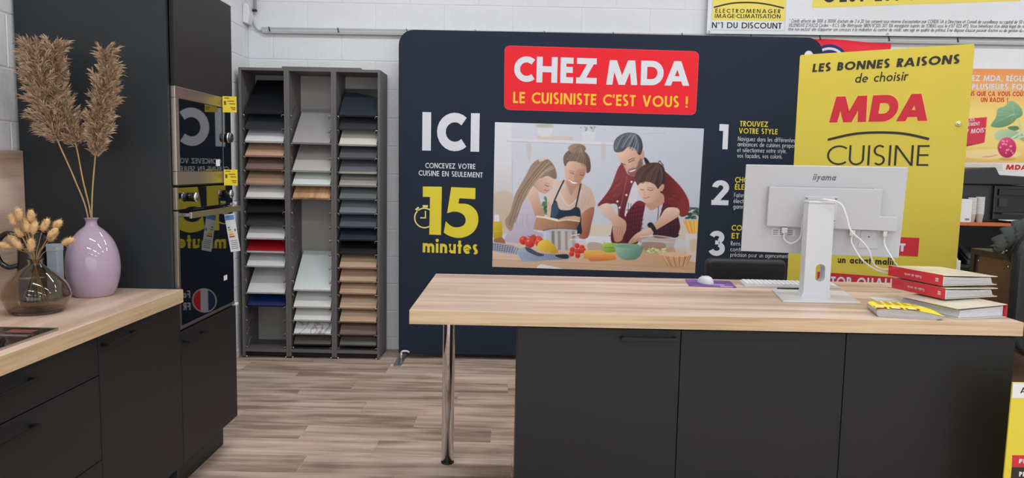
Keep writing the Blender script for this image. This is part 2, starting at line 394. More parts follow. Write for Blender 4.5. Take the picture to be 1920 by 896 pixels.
def text_polys(s, w, gap=0.12, space=0.5):
    """list of 2-D polygons and total width of a line of text, cap height 1"""
    x = 0.0; out = []
    for i, ch in enumerate(s):
        if ch == ' ': x += space + gap * .0; continue
        W, S = glyph(ch, w)
        for pts, ww, fl in S:
            if fl in (1, 2):
                a, b = np.array(pts[0], float), np.array(pts[1], float); d = (b - a) / np.linalg.norm(b - a)
                q = [[p for p in _stroke([a - d * ww, b + d * ww], ww)[0]]]
                # clip between the heights of the ends that sit on the base or cap line
                lo = 0.0 if min(a[1], b[1]) < 0.1 else min(a[1], b[1]); hi = 1.0 if max(a[1], b[1]) > 0.9 else max(a[1], b[1])
                q = [_clip(p, lo, hi) for p in q]
            elif fl == 3:
                c = (np.array(pts[0]) + np.array(pts[1])) / 2
                q = [[np.array(p) for p in _arc(c[0], c[1], ww * .62, ww * .62, 0, 345, 11)]]
            else: q = _stroke(pts, ww)
            out += [[(p[0] + x, p[1]) for p in pl] for pl in q if len(pl) >= 3]
        x += W + kern(s, i, gap)
    return out, x
class Sheet:
    """a flat print surface: origin, horizontal direction u, vertical v, normal n"""
    def __init__(s, o, u, v=(0, 0, 1)):
        s.o = Vector(o); s.u = Vector(u).normalized(); s.v = Vector(v).normalized(); s.n = s.u.cross(s.v)
    def P(s, a, b, d=0.0): return s.o + s.u * a + s.v * b + s.n * d
    def polys(s, name, polys, m, parent, d=0.001, world=True):
        mb = MB()
        for k_, pl in enumerate(polys):
            area = sum(pl[i][0] * pl[(i + 1) % len(pl)][1] - pl[(i + 1) % len(pl)][0] * pl[i][1] for i in range(len(pl)))
            if area < 0: pl = pl[::-1]
            mb.add([s.P(a, b, d + .00006 * (k_ % 9)) for a, b in pl], [tuple(range(len(pl)))])
        me = bpy.data.meshes.new(name)
        off = OFF.get(parent.name, Vector((0, 0, 0))) if world else Vector((0, 0, 0))
        me.from_pydata([tuple(Vector(p) - off) for p in mb.v], [], mb.f); me.update(); me.materials.append(m)
        o = bpy.data.objects.new(name, me); COL.objects.link(o); o.parent = parent; OFF[o.name] = off
        return o
    def text(s, name, string, a0, b0, a1, b1, cap, w, m, parent, d=0.0015, shear=0.0, gap=0.12, space=0.5, world=True):
        """a line of text from (a0,b0) to (a1,b1) on the sheet"""
        if cap > .1 and len(string) > 1 and ' ' not in string:   # big letters are pieces of their own
            adv = [glyph(ch, w)[0] for ch in string]; W = sum(q + kern(string, i, gap) for i, q in enumerate(adv)); x = 0.0; o = None
            for i, (ch, q) in enumerate(zip(string, adv)):
                f0, f1 = x / W, (x + q) / W
                o = s.text('letter', ch, a0 + (a1 - a0) * f0, b0 + (b1 - b0) * f0, a0 + (a1 - a0) * f1, b0 + (b1 - b0) * f1, cap, w, m, parent, d, shear, gap, space, world)
                x += q + kern(string, i, gap)
            return o
        if cap > .033 and ' ' in string:                          # words are pieces of their own
            ws = [text_polys(q, w, gap, space)[1] for q in string.split(' ')]; W = sum(ws) + (space + gap) * (len(ws) - 1); x = 0.0; o = None
            for q, wq in zip(string.split(' '), ws):
                f0, f1 = x / W, (x + wq) / W
                o = s.text(name, q, a0 + (a1 - a0) * f0, b0 + (b1 - b0) * f0, a0 + (a1 - a0) * f1, b0 + (b1 - b0) * f1, cap, w, m, parent, d, shear, gap, space, world)
                x += wq + space + gap
            return o
        pl, W = text_polys(string, w, gap, space)
        sx = (a1 - a0) / W; sl = (b1 - b0) / (a1 - a0)
        out = [[(a0 + (p[0]) * sx + p[1] * cap * shear, b0 + p[1] * cap + sl * (p[0] * sx)) for p in q] for q in pl]
        return s.polys(name, out, m, parent, d, world)

# ================================================================== THE ROOM
XL, XR, YB, YF, ZC = -2.0, 6.4, 5.584, -4.6, 3.6
M_wall = mat('painted concrete', rgb(229, 231, 235), 0.75, var=0.03, vscale=5, bump=0.55, bscale=45, spec=0.25)
M_joint = mat('painted mortar', rgb(220, 222, 226), 0.85, bump=0.4, bscale=90, spec=0.2)
M_ceil = mat('ceiling board', rgb(225, 225, 222), 0.9)
M_floor = wood('vinyl plank', rgb(150, 127, 112), rgb(204, 181, 165), rgb(228, 208, 193), axis=0, rough=0.45, knots=0.6, streak=13)

def struct(name, x0, x1, y0, y1, z0, z1, m):
    o = box(name, x0, x1, y0, y1, z0, z1, m); o['kind'] = 'structure'; return o
floor = struct('floor', XL - .1, XR + .1, YF - .1, YB + .1, -0.1, -0.0025, M_floor)
wall_back = struct('wall_back', XL - .1, XR + .1, YB, YB + .12, 0, ZC, M_joint)
wall_left = struct('wall_left', XL - .12, XL, YF, YB, 0, ZC, M_joint)
wall_right = struct('wall_right', XR, XR + .12, YF, YB, 0, ZC, M_wall)
wall_front = MB().box(XL - .1, XR + .1, YF - .12, YF, 0, .5).box(XL - .1, XR + .1, YF - .12, YF, 2.9, ZC).box(XL - .1, XL + .5, YF - .12, YF, .5, 2.9).box(XR - .5, XR + .1, YF - .12, YF, .5, 2.9).build('wall_front', M_wall, None)  # unseen front wall; its wide opening is added to let in frontal fill light
wall_front['kind'] = 'structure'
fill_opening = box('fill_opening', XL + .5, XR - .5, YF - .1, YF - .02, .46, .5, M_wall); fill_opening['kind'] = 'structure'  # invented sill of the added light opening, out of view behind the camera
for x_ in np.linspace(XL + .5, XR - .56, 6): box('fill_opening_bar', x_, x_ + .06, YF - .1, YF - .02, .5, 2.9, M_wall, fill_opening)  # upright bars made up for the same added opening
ceiling = struct('ceiling', XL - .1, XR + .1, YF - .1, YB + .1, ZC, ZC + .1, M_ceil)
baseboard_left = struct('trim_1', XL, XL + .008, 3.62, YB - .005, 0, .05, M_joint)

# concrete blocks, each one its own piece
CH, CW = 0.2098, 0.51
def block_mesh(w, h, d=0.0025, g=0.0022):
    key = 'block_%d_%d' % (round(w * 1000), round(h * 1000))
    me = bpy.data.meshes.get(key)
    if me: return me
    a, b, e = w / 2 - g, h / 2 - g, 0.004
    vs = [(-a, 0, -b), (a, 0, -b), (a, 0, b), (-a, 0, b), (-a + e, -d, -b + e), (a - e, -d, -b + e), (a - e, -d, b - e), (-a + e, -d, b - e)]
    fs = [(4, 5, 6, 7), (0, 1, 5, 4), (1, 2, 6, 5), (2, 3, 7, 6), (3, 0, 4, 7)]
    me = bpy.data.meshes.new(key); me.from_pydata(vs, [], fs); me.materials.append(M_wall); me.update()
    return me
def lay_blocks(wall, a0, a1, phase, place, ztop):
    z = 0.095 - CH; row = 0
    while z < ztop - 0.02:
        z0, z1 = max(z, 0.0), min(z + CH, ztop)
        x = phase + (CW / 2 if row % 2 else 0.0)
        x -= math.ceil((x - a0) / CW) * CW
        while x < a1 - 0.02:
            x0, x1 = max(x, a0), min(x + CW, a1)
            if x1 - x0 > 0.03 and z1 - z0 > 0.03:
                o = bpy.data.objects.new('block', block_mesh(round(x1 - x0, 3), round(z1 - z0, 3)))
                COL.objects.link(o); o.parent = wall
                p, rz = place((x0 + x1) / 2, (z0 + z1) / 2)
                o.location = Vector(p) - OFF[wall.name]; o.rotation_euler = (0, 0, rz)
            x += CW
        z += CH; row += 1
lay_blocks(wall_back, XL, 4.4, -0.028 + CW / 2 * 0, lambda a, z: ((a, YB, z), 0.0), ZC)
lay_blocks(wall_left, 1.4, YB, 0.13, lambda a, z: ((XL, a, z), PI / 2), ZC)

# vinyl planks, 1 m long in staggered rows
PH = 0.2095
ROWX = {9: -.854, 8: -1.44, 7: -1.008, 6: -1.317, 5: -.855, 4: -.5187, 3: -1.09, 2: -.672, 1: -.98, 0: -.515}
plank_me = {}
def plank_mesh(w, d):
    k = (round(w, 3), round(d, 3))
    if k not in plank_me:
        a, b, e = w / 2 - .0012, d / 2 - .0012, .0015
        vs = [(-a, -b, -.0025), (a, -b, -.0025), (a, b, -.0025), (-a, b, -.0025), (-a + e, -b + e, 0), (a - e, -b + e, 0), (a - e, b - e, 0), (-a + e, b - e, 0)]
        me = bpy.data.meshes.new('plank'); me.from_pydata(vs, [], [(4, 5, 6, 7), (0, 1, 5, 4), (1, 2, 6, 5), (2, 3, 7, 6), (3, 0, 4, 7)])
        me.materials.append(M_floor); me.update(); plank_me[k] = me
    return plank_me[k]
for r in range(-8, 12):
    y0 = 3.27 - PH + r * PH; y1 = min(y0 + PH, YB)
    if y1 - y0 < .02: continue
    x = ROWX.get(r, random.uniform(-1, 0)); x -= math.ceil(x - XL)
    while x < 4.0:
        x0, x1 = max(x, XL), x + 1.0
        if x1 - x0 > .02:
            o = bpy.data.objects.new('plank', plank_mesh(x1 - x0, y1 - y0)); COL.objects.link(o); o.parent = floor
            o.location = Vector(((x0 + x1) / 2, (y0 + y1) / 2, 0)) - OFF['floor']
        x += 1.0

# ceiling battens that light the shop
M_lamp = mat('lamp housing', rgb(235, 235, 235), 0.4)
M_diff = mat('lamp diffuser', (1, 0.985, 0.96, 1), 0.5, emit=3.0)
for n_, (lx, ly) in enumerate([(x, y) for x in (-0.7, 1.7, 4.3) for y in (4.0, 1.5, -0.9, -3.3)]):
    t = thing('ceiling_lamp', 'white ceiling batten lamp, %s from the back wall, %s line from the left' % (['first', 'second', 'third', 'fourth'][n_ % 4], ['first', 'second', 'third'][n_ // 4]), 'lamp', (lx, ly, ZC - .09), group='ceiling battens')
    box('housing', lx - .75, lx + .75, ly - .07, ly + .07, ZC - .05, ZC, M_lamp, t, .006)
    box('diffuser', lx - .74, lx + .74, ly - .06, ly + .06, ZC - .085, ZC - .05, M_diff, t, .012)
    ld = bpy.data.lights.new('batten_light', 'AREA'); ld.shape = 'RECTANGLE'; ld.size = 1.48; ld.size_y = .12
    ld.energy = LAMP_W; ld.color = LAMP_COL
    lo = bpy.data.objects.new('batten_light', ld); COL.objects.link(lo); lo.parent = t; lo.location = (0, 0, -.005)

# ================================================================== LEFT KITCHEN RUN
M_black = mat('matt black front', rgb(30, 31, 33), 0.48, var=0.04, vscale=3, spec=0.35)
M_carc = mat('matt black carcass', rgb(37, 42, 45), 0.5, var=0.03, vscale=3, spec=0.35)
M_hand = mat('black metal handle', rgb(26, 26, 27), 0.38, metal=0.3)
M_steel = mat('brushed steel', rgb(178, 174, 166), 0.32, metal=1.0, bump=0.05, bscale=200, stretch=(1, .03, 1))
M_chrome = mat('chrome', rgb(215, 215, 215), 0.08, metal=1.0)
M_oveng = mat('oven glass', rgb(10, 11, 13), 0.02, ior=2.1, spec=0.5)
M_topE = wood('worktop oak, along', rgb(178, 150, 132), rgb(208, 183, 166), rgb(222, 199, 184), axis=1, rough=0.42, knots=0.25, streak=9)
M_edgeE = wood('worktop edge, along', rgb(176, 150, 116), rgb(202, 176, 142), rgb(216, 194, 162), axis=1, rough=0.45, knots=0.2, streak=26)
M_splash = wood('oak splashback', rgb(164, 138, 120), rgb(204, 180, 162), rgb(222, 200, 184), axis=1, rough=0.45, knots=0.45, streak=7)
XC, XD, XH = -1.385, -1.365, -1.335          # carcass front, door face, handle face

def bar_handle(parent, y0, y1, z, name='handle'):
    mb = MB().box(XH - .008, XH, y0, y1, z - .006, z + .006)
    for y in (y0, y1 - .012): mb.box(XD, XH - .008, y, y + .012, z - .006, z + .006)
    return mb.build(name, M_hand, parent, .001)

tall = thing('oven_cabinet', 'tall matt black kitchen cabinet housing two built-in ovens beside wooden worktop', 'cabinet', (-1.69, 3.275, 0))
MB().box(-1.985, XC, 2.963, 2.983, 0, 2.165).build('side_panel', M_carc, tall, .001)
MB().box(-1.985, XC, 3.575, 3.593, .15, 2.165).build('side_panel', M_carc, tall, .001)
MB().box(-1.985, -1.975, 2.983, 3.575, .15, 2.165).build('back_panel', M_carc, tall)
for z in (.15, .712, 1.316, 1.716, 2.147):
    MB().box(-1.975, XC - (.002 if z < 2 else 0), 2.983, 3.575, z, z + .018 if z != 1.316 else z + .006).build('shelf', M_carc, tall)
MB().box(-1.93, -1.44, 2.983, 3.593, 0, .15).build('plinth', M_carc, tall, .001)
MB().box(XC + .001, XD, 2.988, 3.59, 1.722, 2.163).build('door', M_black, tall, .0012)
d_ = MB().box(XC + .001, XD, 2.988, 3.59, .152, .715).build('door', M_black, tall, .0012)
bar_handle(d_, 3.0, 3.19, .672)
M_cap = mat('white plastic cap', rgb(226, 226, 224), .4)
for z_ in (.714, 1.214): MB().box(XD - .012, XD + .006, 3.585, 3.612, z_, z_ + .012).build('edge_cap', M_cap, tall, .002)

# microwave (upper built-in oven)
mw = thing('built_in_microwave', 'upper built-in oven with steel frame and dark mirror glass door', 'microwave', (-1.6, 3.28, 1.322))
MB().box(-1.9, XC - .002, 2.995, 3.565, 1.326, 1.71).build('body', M_carc, mw)
fx0, fx1 = XC, XC + .02
MB().box(fx0, fx1, 2.985, 3.585, 1.675, 1.722).build('frame_rail', M_steel, mw, .002)
MB().box(fx0, fx1, 2.985, 3.585, 1.323, 1.378).build('frame_rail', M_steel, mw, .002)
MB().box(fx0, fx1, 2.985, 3.018, 1.378, 1.675).build('frame_stile', M_steel, mw, .002)
MB().box(XC, XC + .011, 3.018, 3.482, 1.378, 1.675).build('door_glass', M_oveng, mw, .001)
MB().box(XC, XC + .014, 3.484, 3.582, 1.378, 1.675).build('control_panel', M_oveng, mw, .001)
MB().lathe([(.0, .0), (.023, 0), (.023, .02), (.02, .024), (0, .024)], n=24).xform(Matrix.Translation((XC + .014, 3.533, 1.537)) @ Matrix.Rotation(PI / 2, 4, 'Y')).build('knob', M_oveng, mw)
MB().lathe([(.0235, .004), (.025, .008), (.0235, .012)], n=24).xform(Matrix.Translation((XC + .014, 3.533, 1.537)) @ Matrix.Rotation(PI / 2, 4, 'Y')).build('knob_ring', M_chrome, mw)
M_paper = mat('white paper', rgb(228, 229, 230), 0.8)
Sov = Sheet((XC, 0, 0), (0, 1, 0))
Sov.polys('sticker', [[(3.40, 1.402), (3.448, 1.402), (3.448, 1.432), (3.40, 1.432)]], M_paper, mw, d=.0118)
M_ink = mat('black print ink', rgb(40, 36, 30), 0.6)
M_grey_ink = mat('grey print ink', rgb(120, 122, 126), 0.6)

# lower oven
ov = thing('built_in_oven', 'lower built-in oven with control knobs, steel bar handle and black glass door', 'oven', (-1.6, 3.28, .725))
MB().box(-1.9, XC - .002, 2.995, 3.565, .735, 1.31).build('body', M_carc, ov)
MB().box(XC, XC + .016, 2.987, 3.585, 1.222, 1.313).build('control_panel', M_oveng, ov, .001)
MB().box(XC, XC + .0175, 2.985, 3.001, 1.222, 1.314).build('panel_trim', M_steel, ov, .001)
dg = MB().box(XC, XC + .016, 3.003, 3.583, .738, 1.216).build('door_glass', M_oveng, ov, .001)
MB().box(XC, XC + .018, 2.985, 3.003, .724, 1.216).build('door_trim', M_steel, dg, .001)
MB().box(XC, XC + .018, 3.003, 3.585, .724, .737).build('door_trim', M_steel, dg, .001)
hb = MB().box(XC + .05, XC + .062, 3.02, 3.57, 1.186, 1.212).build('bar_handle', M_steel, ov, .002)
for y in (3.035, 3.54): MB().box(XC + .016, XC + .05, y, y + .016, 1.192, 1.206).build('handle_bracket', M_steel, hb, .001)
for y in (3.112, 3.50):
    T_ = Matrix.Translation((XC + .016, y, 1.27)) @ Matrix.Rotation(PI / 2, 4, 'Y')
    k_ = MB().lathe([(0, 0), (.019, 0), (.019, .026), (.017, .03), (0, .03)], n=24).xform(T_).build('knob', M_oveng, ov)
    MB().lathe([(.0192, .02), (.0205, .024), (.0205, .028), (.0185, .031)], n=24).xform(T_).build('knob_ring', M_chrome, k_)
Sov.polys('sticker', [[(3.455, .858), (3.497, .858), (3.497, .882), (3.455, .882)]], M_paper, ov, d=.0168)

# price tags and the energy label that stick out over the edge
M_tagY = mat('yellow card', rgb(238, 214, 52), 0.6)
def price_tag(label, y, z, yaw):
    t = thing('price_tag', label, 'price tag', (XC + .024, y, z), (0, 0, yaw), group='yellow price tags')
    MB().box(0, .062, -.0006, .0006, 0, .074).build('card', M_tagY, t, world=False)
    S = Sheet((0, -.0006, 0), (1, 0, 0))
    S.polys('print', [[(.006, .034), (.016, .034), (.016, .052), (.006, .052)]] + [[(a, b), (a + w, b), (a + w, b + .004), (a, b + .004)] for a, b, w in ((.022, .05, .03), (.03, .038, .026), (.035, .02, .022), (.008, .064, .022), (.04, .012, .016))], mat('brown print ink', rgb(120, 92, 20), .6), t, d=.0003, world=False)
    return t
price_tag('yellow price tag sticking out from top corner of the upper oven', 3.46, 1.652, math.radians(8))
price_tag('yellow price tag sticking out just below the upper oven, above the oven knobs', 3.46, 1.312, math.radians(6))
en = thing('energy_label', 'white energy rating label with coloured bars hanging from steel oven handle', 'label', (XC + .064, 3.43, 1.0), (0, math.radians(-9), 0))
MB().box(-.002, .044, -.0006, .0006, 0, .178).build('card', M_paper, en, world=False)
S_ = Sheet((0, -.0006, 0), (1, 0, 0))
S_.polys('blue_band', [[(0, .15), (.042, .15), (.042, .172), (0, .172)]], mat('blue ink', rgb(90, 150, 205), .6), en, d=.0004, world=False)
for i, c in enumerate(((40, 150, 70), (130, 190, 60), (240, 220, 60), (240, 160, 50), (220, 60, 50))):
    S_.polys('rating_bar', [[(.004, .112 - i * .011), (.014 + i * .004, .112 - i * .011), (.014 + i * .004, .119 - i * .011), (.004, .119 - i * .011)]], mat('rating ink %d' % i, rgb(*c), .6), en, d=.0004, world=False)
S_.polys('print', [[(.006, .05 - i * .009), (.038, .05 - i * .009), (.038, .053 - i * .009), (.006, .053 - i * .009)] for i in range(5)] + [[(.033, .095), (.04, .095), (.04, .106), (.033, .106)]], M_grey_ink, en, d=.0004, world=False)

# base cabinets
b1 = thing('base_cabinet', 'matt black base cabinet with one door, between tall cabinet and drawers', 'cabinet', (-1.69, 2.68, 0))
MB().box(-1.985, XC, 2.383, 2.961, .15, .845).build('carcass', M_carc, b1)
MB().box(-1.93, -1.44, 2.383, 2.961, 0, .15).build('plinth', M_carc, b1)
d_ = MB().box(XC + .001, XD, 2.386, 2.984, .152, .84).build('door', M_black, b1, .0012)
bar_handle(d_, 2.40, 2.60, .805)
b2 = thing('drawer_cabinet', 'matt black drawer cabinet under the hob at the left edge', 'cabinet', (-1.69, 2.08, 0))
MB().box(-1.985, XC, 1.50, 2.381, .15, .845).build('carcass', M_carc, b2)
MB().box(-1.93, -1.44, 1.50, 2.381, 0, .15).build('plinth', M_carc, b2)
for z0, z1 in ((.708, .84), (.418, .704), (.152, .414)):
    d_ = MB().box(XC + .001, XD, 1.48, 2.382, z0, z1).build('drawer', M_black, b2, .0012)
    bar_handle(d_, 1.84, 2.04, z1 - .045)

wt = thing('kitchen_worktop', 'oak-look worktop over the black base cabinets along the left wall', 'worktop', (-1.67, 2.2, .846))
MB().box(-1.985, -1.342, 1.40, 2.962, .846, .9).build('slab', M_topE, wt, .0015)
MB().box(-1.342, -1.3405, 1.40, 2.962, .847, .899).build('edge_band', M_edgeE, wt)
sp = MB().box(-1.988, -1.970, 1.40, 2.961, .90, 1.45).build('splashback', M_splash, None, .0015)
tag(sp, 'oak-look splashback panel standing on worktop against white block wall', 'panel')

# induction hob with steel-edged centre vent
hob = thing('induction_hob', 'black glass induction hob with steel edge set in the left worktop', 'hob', (-1.66, 1.86, .9))
M_hobg = mat('hob glass', rgb(14, 15, 17), 0.05, spec=.5)
MB().box(-1.86, -1.382, 1.44, 2.195, .9, .906).build('glass', M_hobg, hob, .002)
MB().box(-1.862, -1.379, 2.195, 2.2, .9, .907).build('edge_trim', M_steel, hob)
MB().box(-1.382, -1.378, 1.44, 2.195, .9, .907).build('edge_trim', M_steel, hob)
MB().box(-1.84, -1.40, 2.085, 2.105, .906, .9085).build('vent_rail', M_steel, hob, .001)
MB().box(-1.50, -1.42, 2.13, 2.17, .906, .9065).build('touch_panel', mat('hob print', rgb(120, 70, 66), .4), hob)

# pink ceramic vase
def profile(pts, n=6): return [(max(r, 0.0), z) for r, z in spline(pts, n)]
M_pink = mat('lilac pink glaze', rgb(176, 156, 178), 0.07, var=0.05, vscale=5, coat=0.5)
vx, vy = -1.607, 2.79
pv = profile([(.062, 0), (.07, .006), (.088, .05), (.0955, .105), (.09, .165), (.072, .215), (.045, .25), (.024, .268), (.0195, .28), (.021, .29), (.028, .2985)], 6)
inn = [(r - .005, z) for r, z in pv[::-1] if z > .03]
va = MB().lathe([(0, 0)] + pv + inn + [(0, .03)], vx, vy, .9, 48).build('ceramic_vase', M_pink, None)
tag(va, 'lilac pink glazed ceramic vase holding tall dried reed plumes on worktop', 'vase')

# dried reed plumes
M_stalk = mat('dry reed stalk', rgb(178, 146, 96), 0.75, var=.2, vscale=30)
M_plume = mat('dry reed plume', rgb(186, 159, 132), 0.9, var=.3, vscale=45, spec=.1)
def plume(label, base, bend, spine, widths, seed, n=2600, length=.06, side=None):
    rd = random.Random(seed)
    t = thing('reed_plume', label, 'dried reed', base, group='dried reeds in the pink vase')
    MB().tube(spline([base] + bend + [spine[0], spine[1], spine[2]], 6), .0028, 6).build('stalk', M_stalk, t)
    sp_ = [Vector(p) for p in spline(spine, 12)]
    mb = MB(); m = len(sp_)
    ws = [np.interp(i / (m - 1), np.linspace(0, 1, len(widths)), widths) for i in range(m)]
    tufts = n // 17
    for k in range(tufts):
        u = (k + rd.random()) / tufts
        i = min(int(u * (m - 1)), m - 2); f = u * (m - 1) - i
        p = sp_[i].lerp(sp_[i + 1], f); tn = (sp_[i + 1] - sp_[i]).normalized(); w = ws[i]
        a = k * 2.399 + rd.uniform(-.5, .5)
        o = tn.orthogonal().normalized(); o2 = tn.cross(o)
        rad = o * math.cos(a) + o2 * math.sin(a)
        if side is not None: rad = (rad + Vector(side) * .55).normalized()
        tl = length * rd.uniform(.75, 1.25)
        axis = (tn * rd.uniform(.5, 1.0) + rad * rd.uniform(.35, .8)).normalized()
        root = p + rad * w * rd.uniform(.05, .4)
        for q in range(38):
            v = rd.random()
            q0 = root + axis * tl * v * .75 + Vector((rd.gauss(0, 1), rd.gauss(0, 1), rd.gauss(0, 1))) * .0045 * (1 - .5 * v)
            dr = (axis + rad * rd.uniform(-.1, .5) + Vector((rd.gauss(0, .3), rd.gauss(0, .3), rd.gauss(0, .3)))).normalized()
            L = tl * rd.uniform(.25, .5)
            q1 = q0 + dr * L * .5; q2 = q0 + dr * L + Vector((0, 0, -.18 * L))
            s_ = dr.cross(Vector((rd.gauss(0, 1), rd.gauss(0, 1), rd.gauss(0, 1)))).normalized() * rd.uniform(.0012, .0028)
            mb.add([q0 - s_ * .5, q0 + s_ * .5, q1 - s_, q1 + s_, q2], [(0, 1, 3, 2), (2, 3, 4)])
    # thin side branches that carry the strands
    for k in range(46):
        i = int((k + .5) / 46 * (m - 2)); p = sp_[i]; tn = (sp_[i + 1] - sp_[i]).normalized()
        o = tn.orthogonal().normalized(); a = k * 2.4; rad = o * math.cos(a) + tn.cross(o) * math.sin(a)
        mb.tube([p, p + (rad * .8 + tn * .7) * ws[i] * .9], [.0009, .0004], 3, False)
    mb.build('plume', M_plume, t)
top = Vector((vx, vy, 1.19))
plume('left-hand dried reed, its broad plume leaning over towards the white wall', (vx - .004, vy, .96), [(vx - .012, vy, 1.2), (-1.665, 2.79, 1.345)],
      [(-1.722, 2.79, 1.485), (-1.752, 2.79, 1.58), (-1.775, 2.79, 1.67), (-1.785, 2.79, 1.745), (-1.795, 2.79, 1.815)], [.04, .07, .066, .05, .036, .01], 3, 2900, .076)
plume('middle dried reed, plume half hidden behind the left-hand broad plume', (vx + .004, vy + .008, .96), [(vx - .004, vy + .006, 1.2), (-1.645, 2.81, 1.34)],
      [(-1.672, 2.82, 1.47), (-1.70, 2.82, 1.56), (-1.735, 2.82, 1.65), (-1.745, 2.82, 1.73), (-1.742, 2.82, 1.825)], [.044, .064, .06, .044, .03, .008], 5, 2500, .066)
plume('right-hand dried reed with a slim upright plume on its own', (vx + .003, vy - .008, .96), [(vx + .006, vy - .006, 1.2), (-1.592, 2.78, 1.31)],
      [(-1.578, 2.78, 1.43), (-1.568, 2.78, 1.52), (-1.548, 2.78, 1.61), (-1.528, 2.78, 1.70), (-1.522, 2.78, 1.80)], [.024, .042, .05, .054, .036, .008], 9, 2500, .062, side=(.8, 0, 0))

# smoked glass vase with bunny-tail grass
M_smoke = bpy.data.materials.new('smoked glass'); M_smoke.use_nodes = True
_b = M_smoke.node_tree.nodes['Principled BSDF']
_b.inputs['Base Color'].default_value = (0.60, 0.54, 0.46, 1); _b.inputs['Transmission Weight'].default_value = 1.0
_b.inputs['Roughness'].default_value = 0.02; _b.inputs['IOR'].default_value = 1.45
_t = M_smoke.node_tree.nodes.new('ShaderNodeTexNoise'); _t.inputs['Scale'].default_value = 9
_rp = M_smoke.node_tree.nodes.new('ShaderNodeValToRGB'); _rp.color_ramp.elements[0].color = (.58, .52, .44, 1); _rp.color_ramp.elements[1].color = (.66, .60, .52, 1)
M_smoke.node_tree.links.new(_t.outputs['Fac'], _rp.inputs['Fac']); M_smoke.node_tree.links.new(_rp.outputs['Color'], _b.inputs['Base Color'])
gx, gy = -1.612, 2.46
gp = profile([(.07, .0), (.082, .006), (.1, .04), (.103, .062), (.09, .098), (.062, .13), (.034, .152), (.0225, .163), (.021, .172), (.0255, .182)], 6)
gi = [(max(r - .004, .003), z) for r, z in gp[::-1] if z > .01]
gv = MB().lathe([(0, .0)] + gp + gi + [(0, .008)], gx, gy, .9005, 48).build('smoked_glass_vase', M_smoke, None)
tag(gv, 'round smoked glass vase holding dried bunny-tail grass on worktop', 'vase')
M_bt = mat('bunny tail head', rgb(214, 178, 132), 0.95, var=.18, vscale=60, spec=.05)
rd = random.Random(4)
heads = [(-.05, .125, -.35), (-.028, .142, -.2), (.0, .135, .05), (-.065, .06, -.9), (-.035, .085, -.6), (-.01, .1, -.1), (.018, .098, .25), (.045, .108, .5), (.075, .115, .75), (.062, .085, .8), (.09, .06, 1.15), (-.088, .045, -1.35), (-.04, .045, -.7), (.005, .04, .1), (-.025, .105, -.3), (.04, .07, .6)]
words = ['topmost', 'tall upright', 'tall central', 'low left', 'left middle', 'central', 'right of centre', 'right upper', 'right topmost', 'right middle', 'far right drooping', 'far left drooping', 'lower left', 'lowest central', 'upper left of centre', 'lower right']
for i, (dx, dz, an) in enumerate(heads):
    dy = rd.uniform(-.035, .03)
    tip = Vector((gx + dx, gy + dy, 1.085 + dz - .01)); mouth = Vector((gx + dx * .14, gy + dy * .2, 1.083)); foot = Vector((gx - dx * .5, gy - dy, .93))
    t = thing('bunny_tail', '%s cream bunny-tail grass head in the smoked glass vase' % words[i], 'dried grass', foot, group='bunny tails in the glass vase')
    MB().tube(spline([foot, mouth, mouth.lerp(tip, .55) + Vector((0, 0, .006)), tip], 5), .001, 5).build('stem', M_stalk, t)
    R_ = Matrix.Rotation(an, 3, 'Y'); up = R_ @ Vector((0, 0, 1))
    L = rd.uniform(.019, .025); c = tip + up * L * .8
    mb = MB().ellipsoid(c, .0112, .0112, L, 10, 8, R_)
    for k in range(150):
        th = math.acos(rd.uniform(-1, 1)); ph = rd.uniform(0, 2 * PI)
        nrm = Vector((math.sin(th) * math.cos(ph), math.sin(th) * math.sin(ph), math.cos(th)))
        p = c + R_ @ Vector((nrm.x * .0108, nrm.y * .0108, nrm.z * L)); dr = (R_ @ nrm + up * .9).normalized() * rd.uniform(.006, .011)
        s_ = dr.cross(Vector((rd.gauss(0, 1), rd.gauss(0, 1), rd.gauss(0, 1)))).normalized() * .0006
        mb.add([p - s_, p + s_, p + dr], [(0, 1, 2)])
    mb.build('head', M_bt, t)

# black jug behind the glass vase
M_jug = mat('glossy black ceramic', rgb(22, 22, 24), 0.12, spec=.5)
jg = thing('black_jug', 'glossy black jug with a loop handle behind smoked glass vase', 'jug', (-1.75, 2.66, .9))
jp = profile([(.044, 0), (.05, .004), (.053, .06), (.051, .12), (.048, .2), (.046, .25)], 5)
MB().lathe([(0, 0)] + jp + [(.042, .25), (.042, .02), (0, .02)], -1.75, 2.66, .9, 32).build('body', M_jug, jg)
MB().lathe([(.0525, .085), (.0545, .089), (.0525, .093)], -1.75, 2.66, .9, 32).build('band', M_chrome, jg)
MB().tube(spline([(-1.785, 2.63, 1.142), (-1.815, 2.62, 1.15), (-1.838, 2.615, 1.13), (-1.848, 2.61, 1.09), (-1.842, 2.615, 1.05), (-1.815, 2.62, 1.028), (-1.785, 2.63, 1.034)], 6), .0095, 10).build('handle', M_jug, jg)
cn = thing('blue_canister', 'small pale blue-grey canister between black jug and pink vase', 'canister', (-1.675, 2.67, .9))
MB().prism(rrect(-1.697, -1.655, 2.65, 2.69, .006), .9, 1.105).build('body', mat('pale blue plastic', rgb(140, 152, 164), .4, var=.05), cn, .002)
MB().prism(rrect(-1.698, -1.654, 2.649, 2.691, .006), 1.085, 1.11).build('lid', mat('pale blue lid', rgb(150, 162, 174), .4), cn, .002)

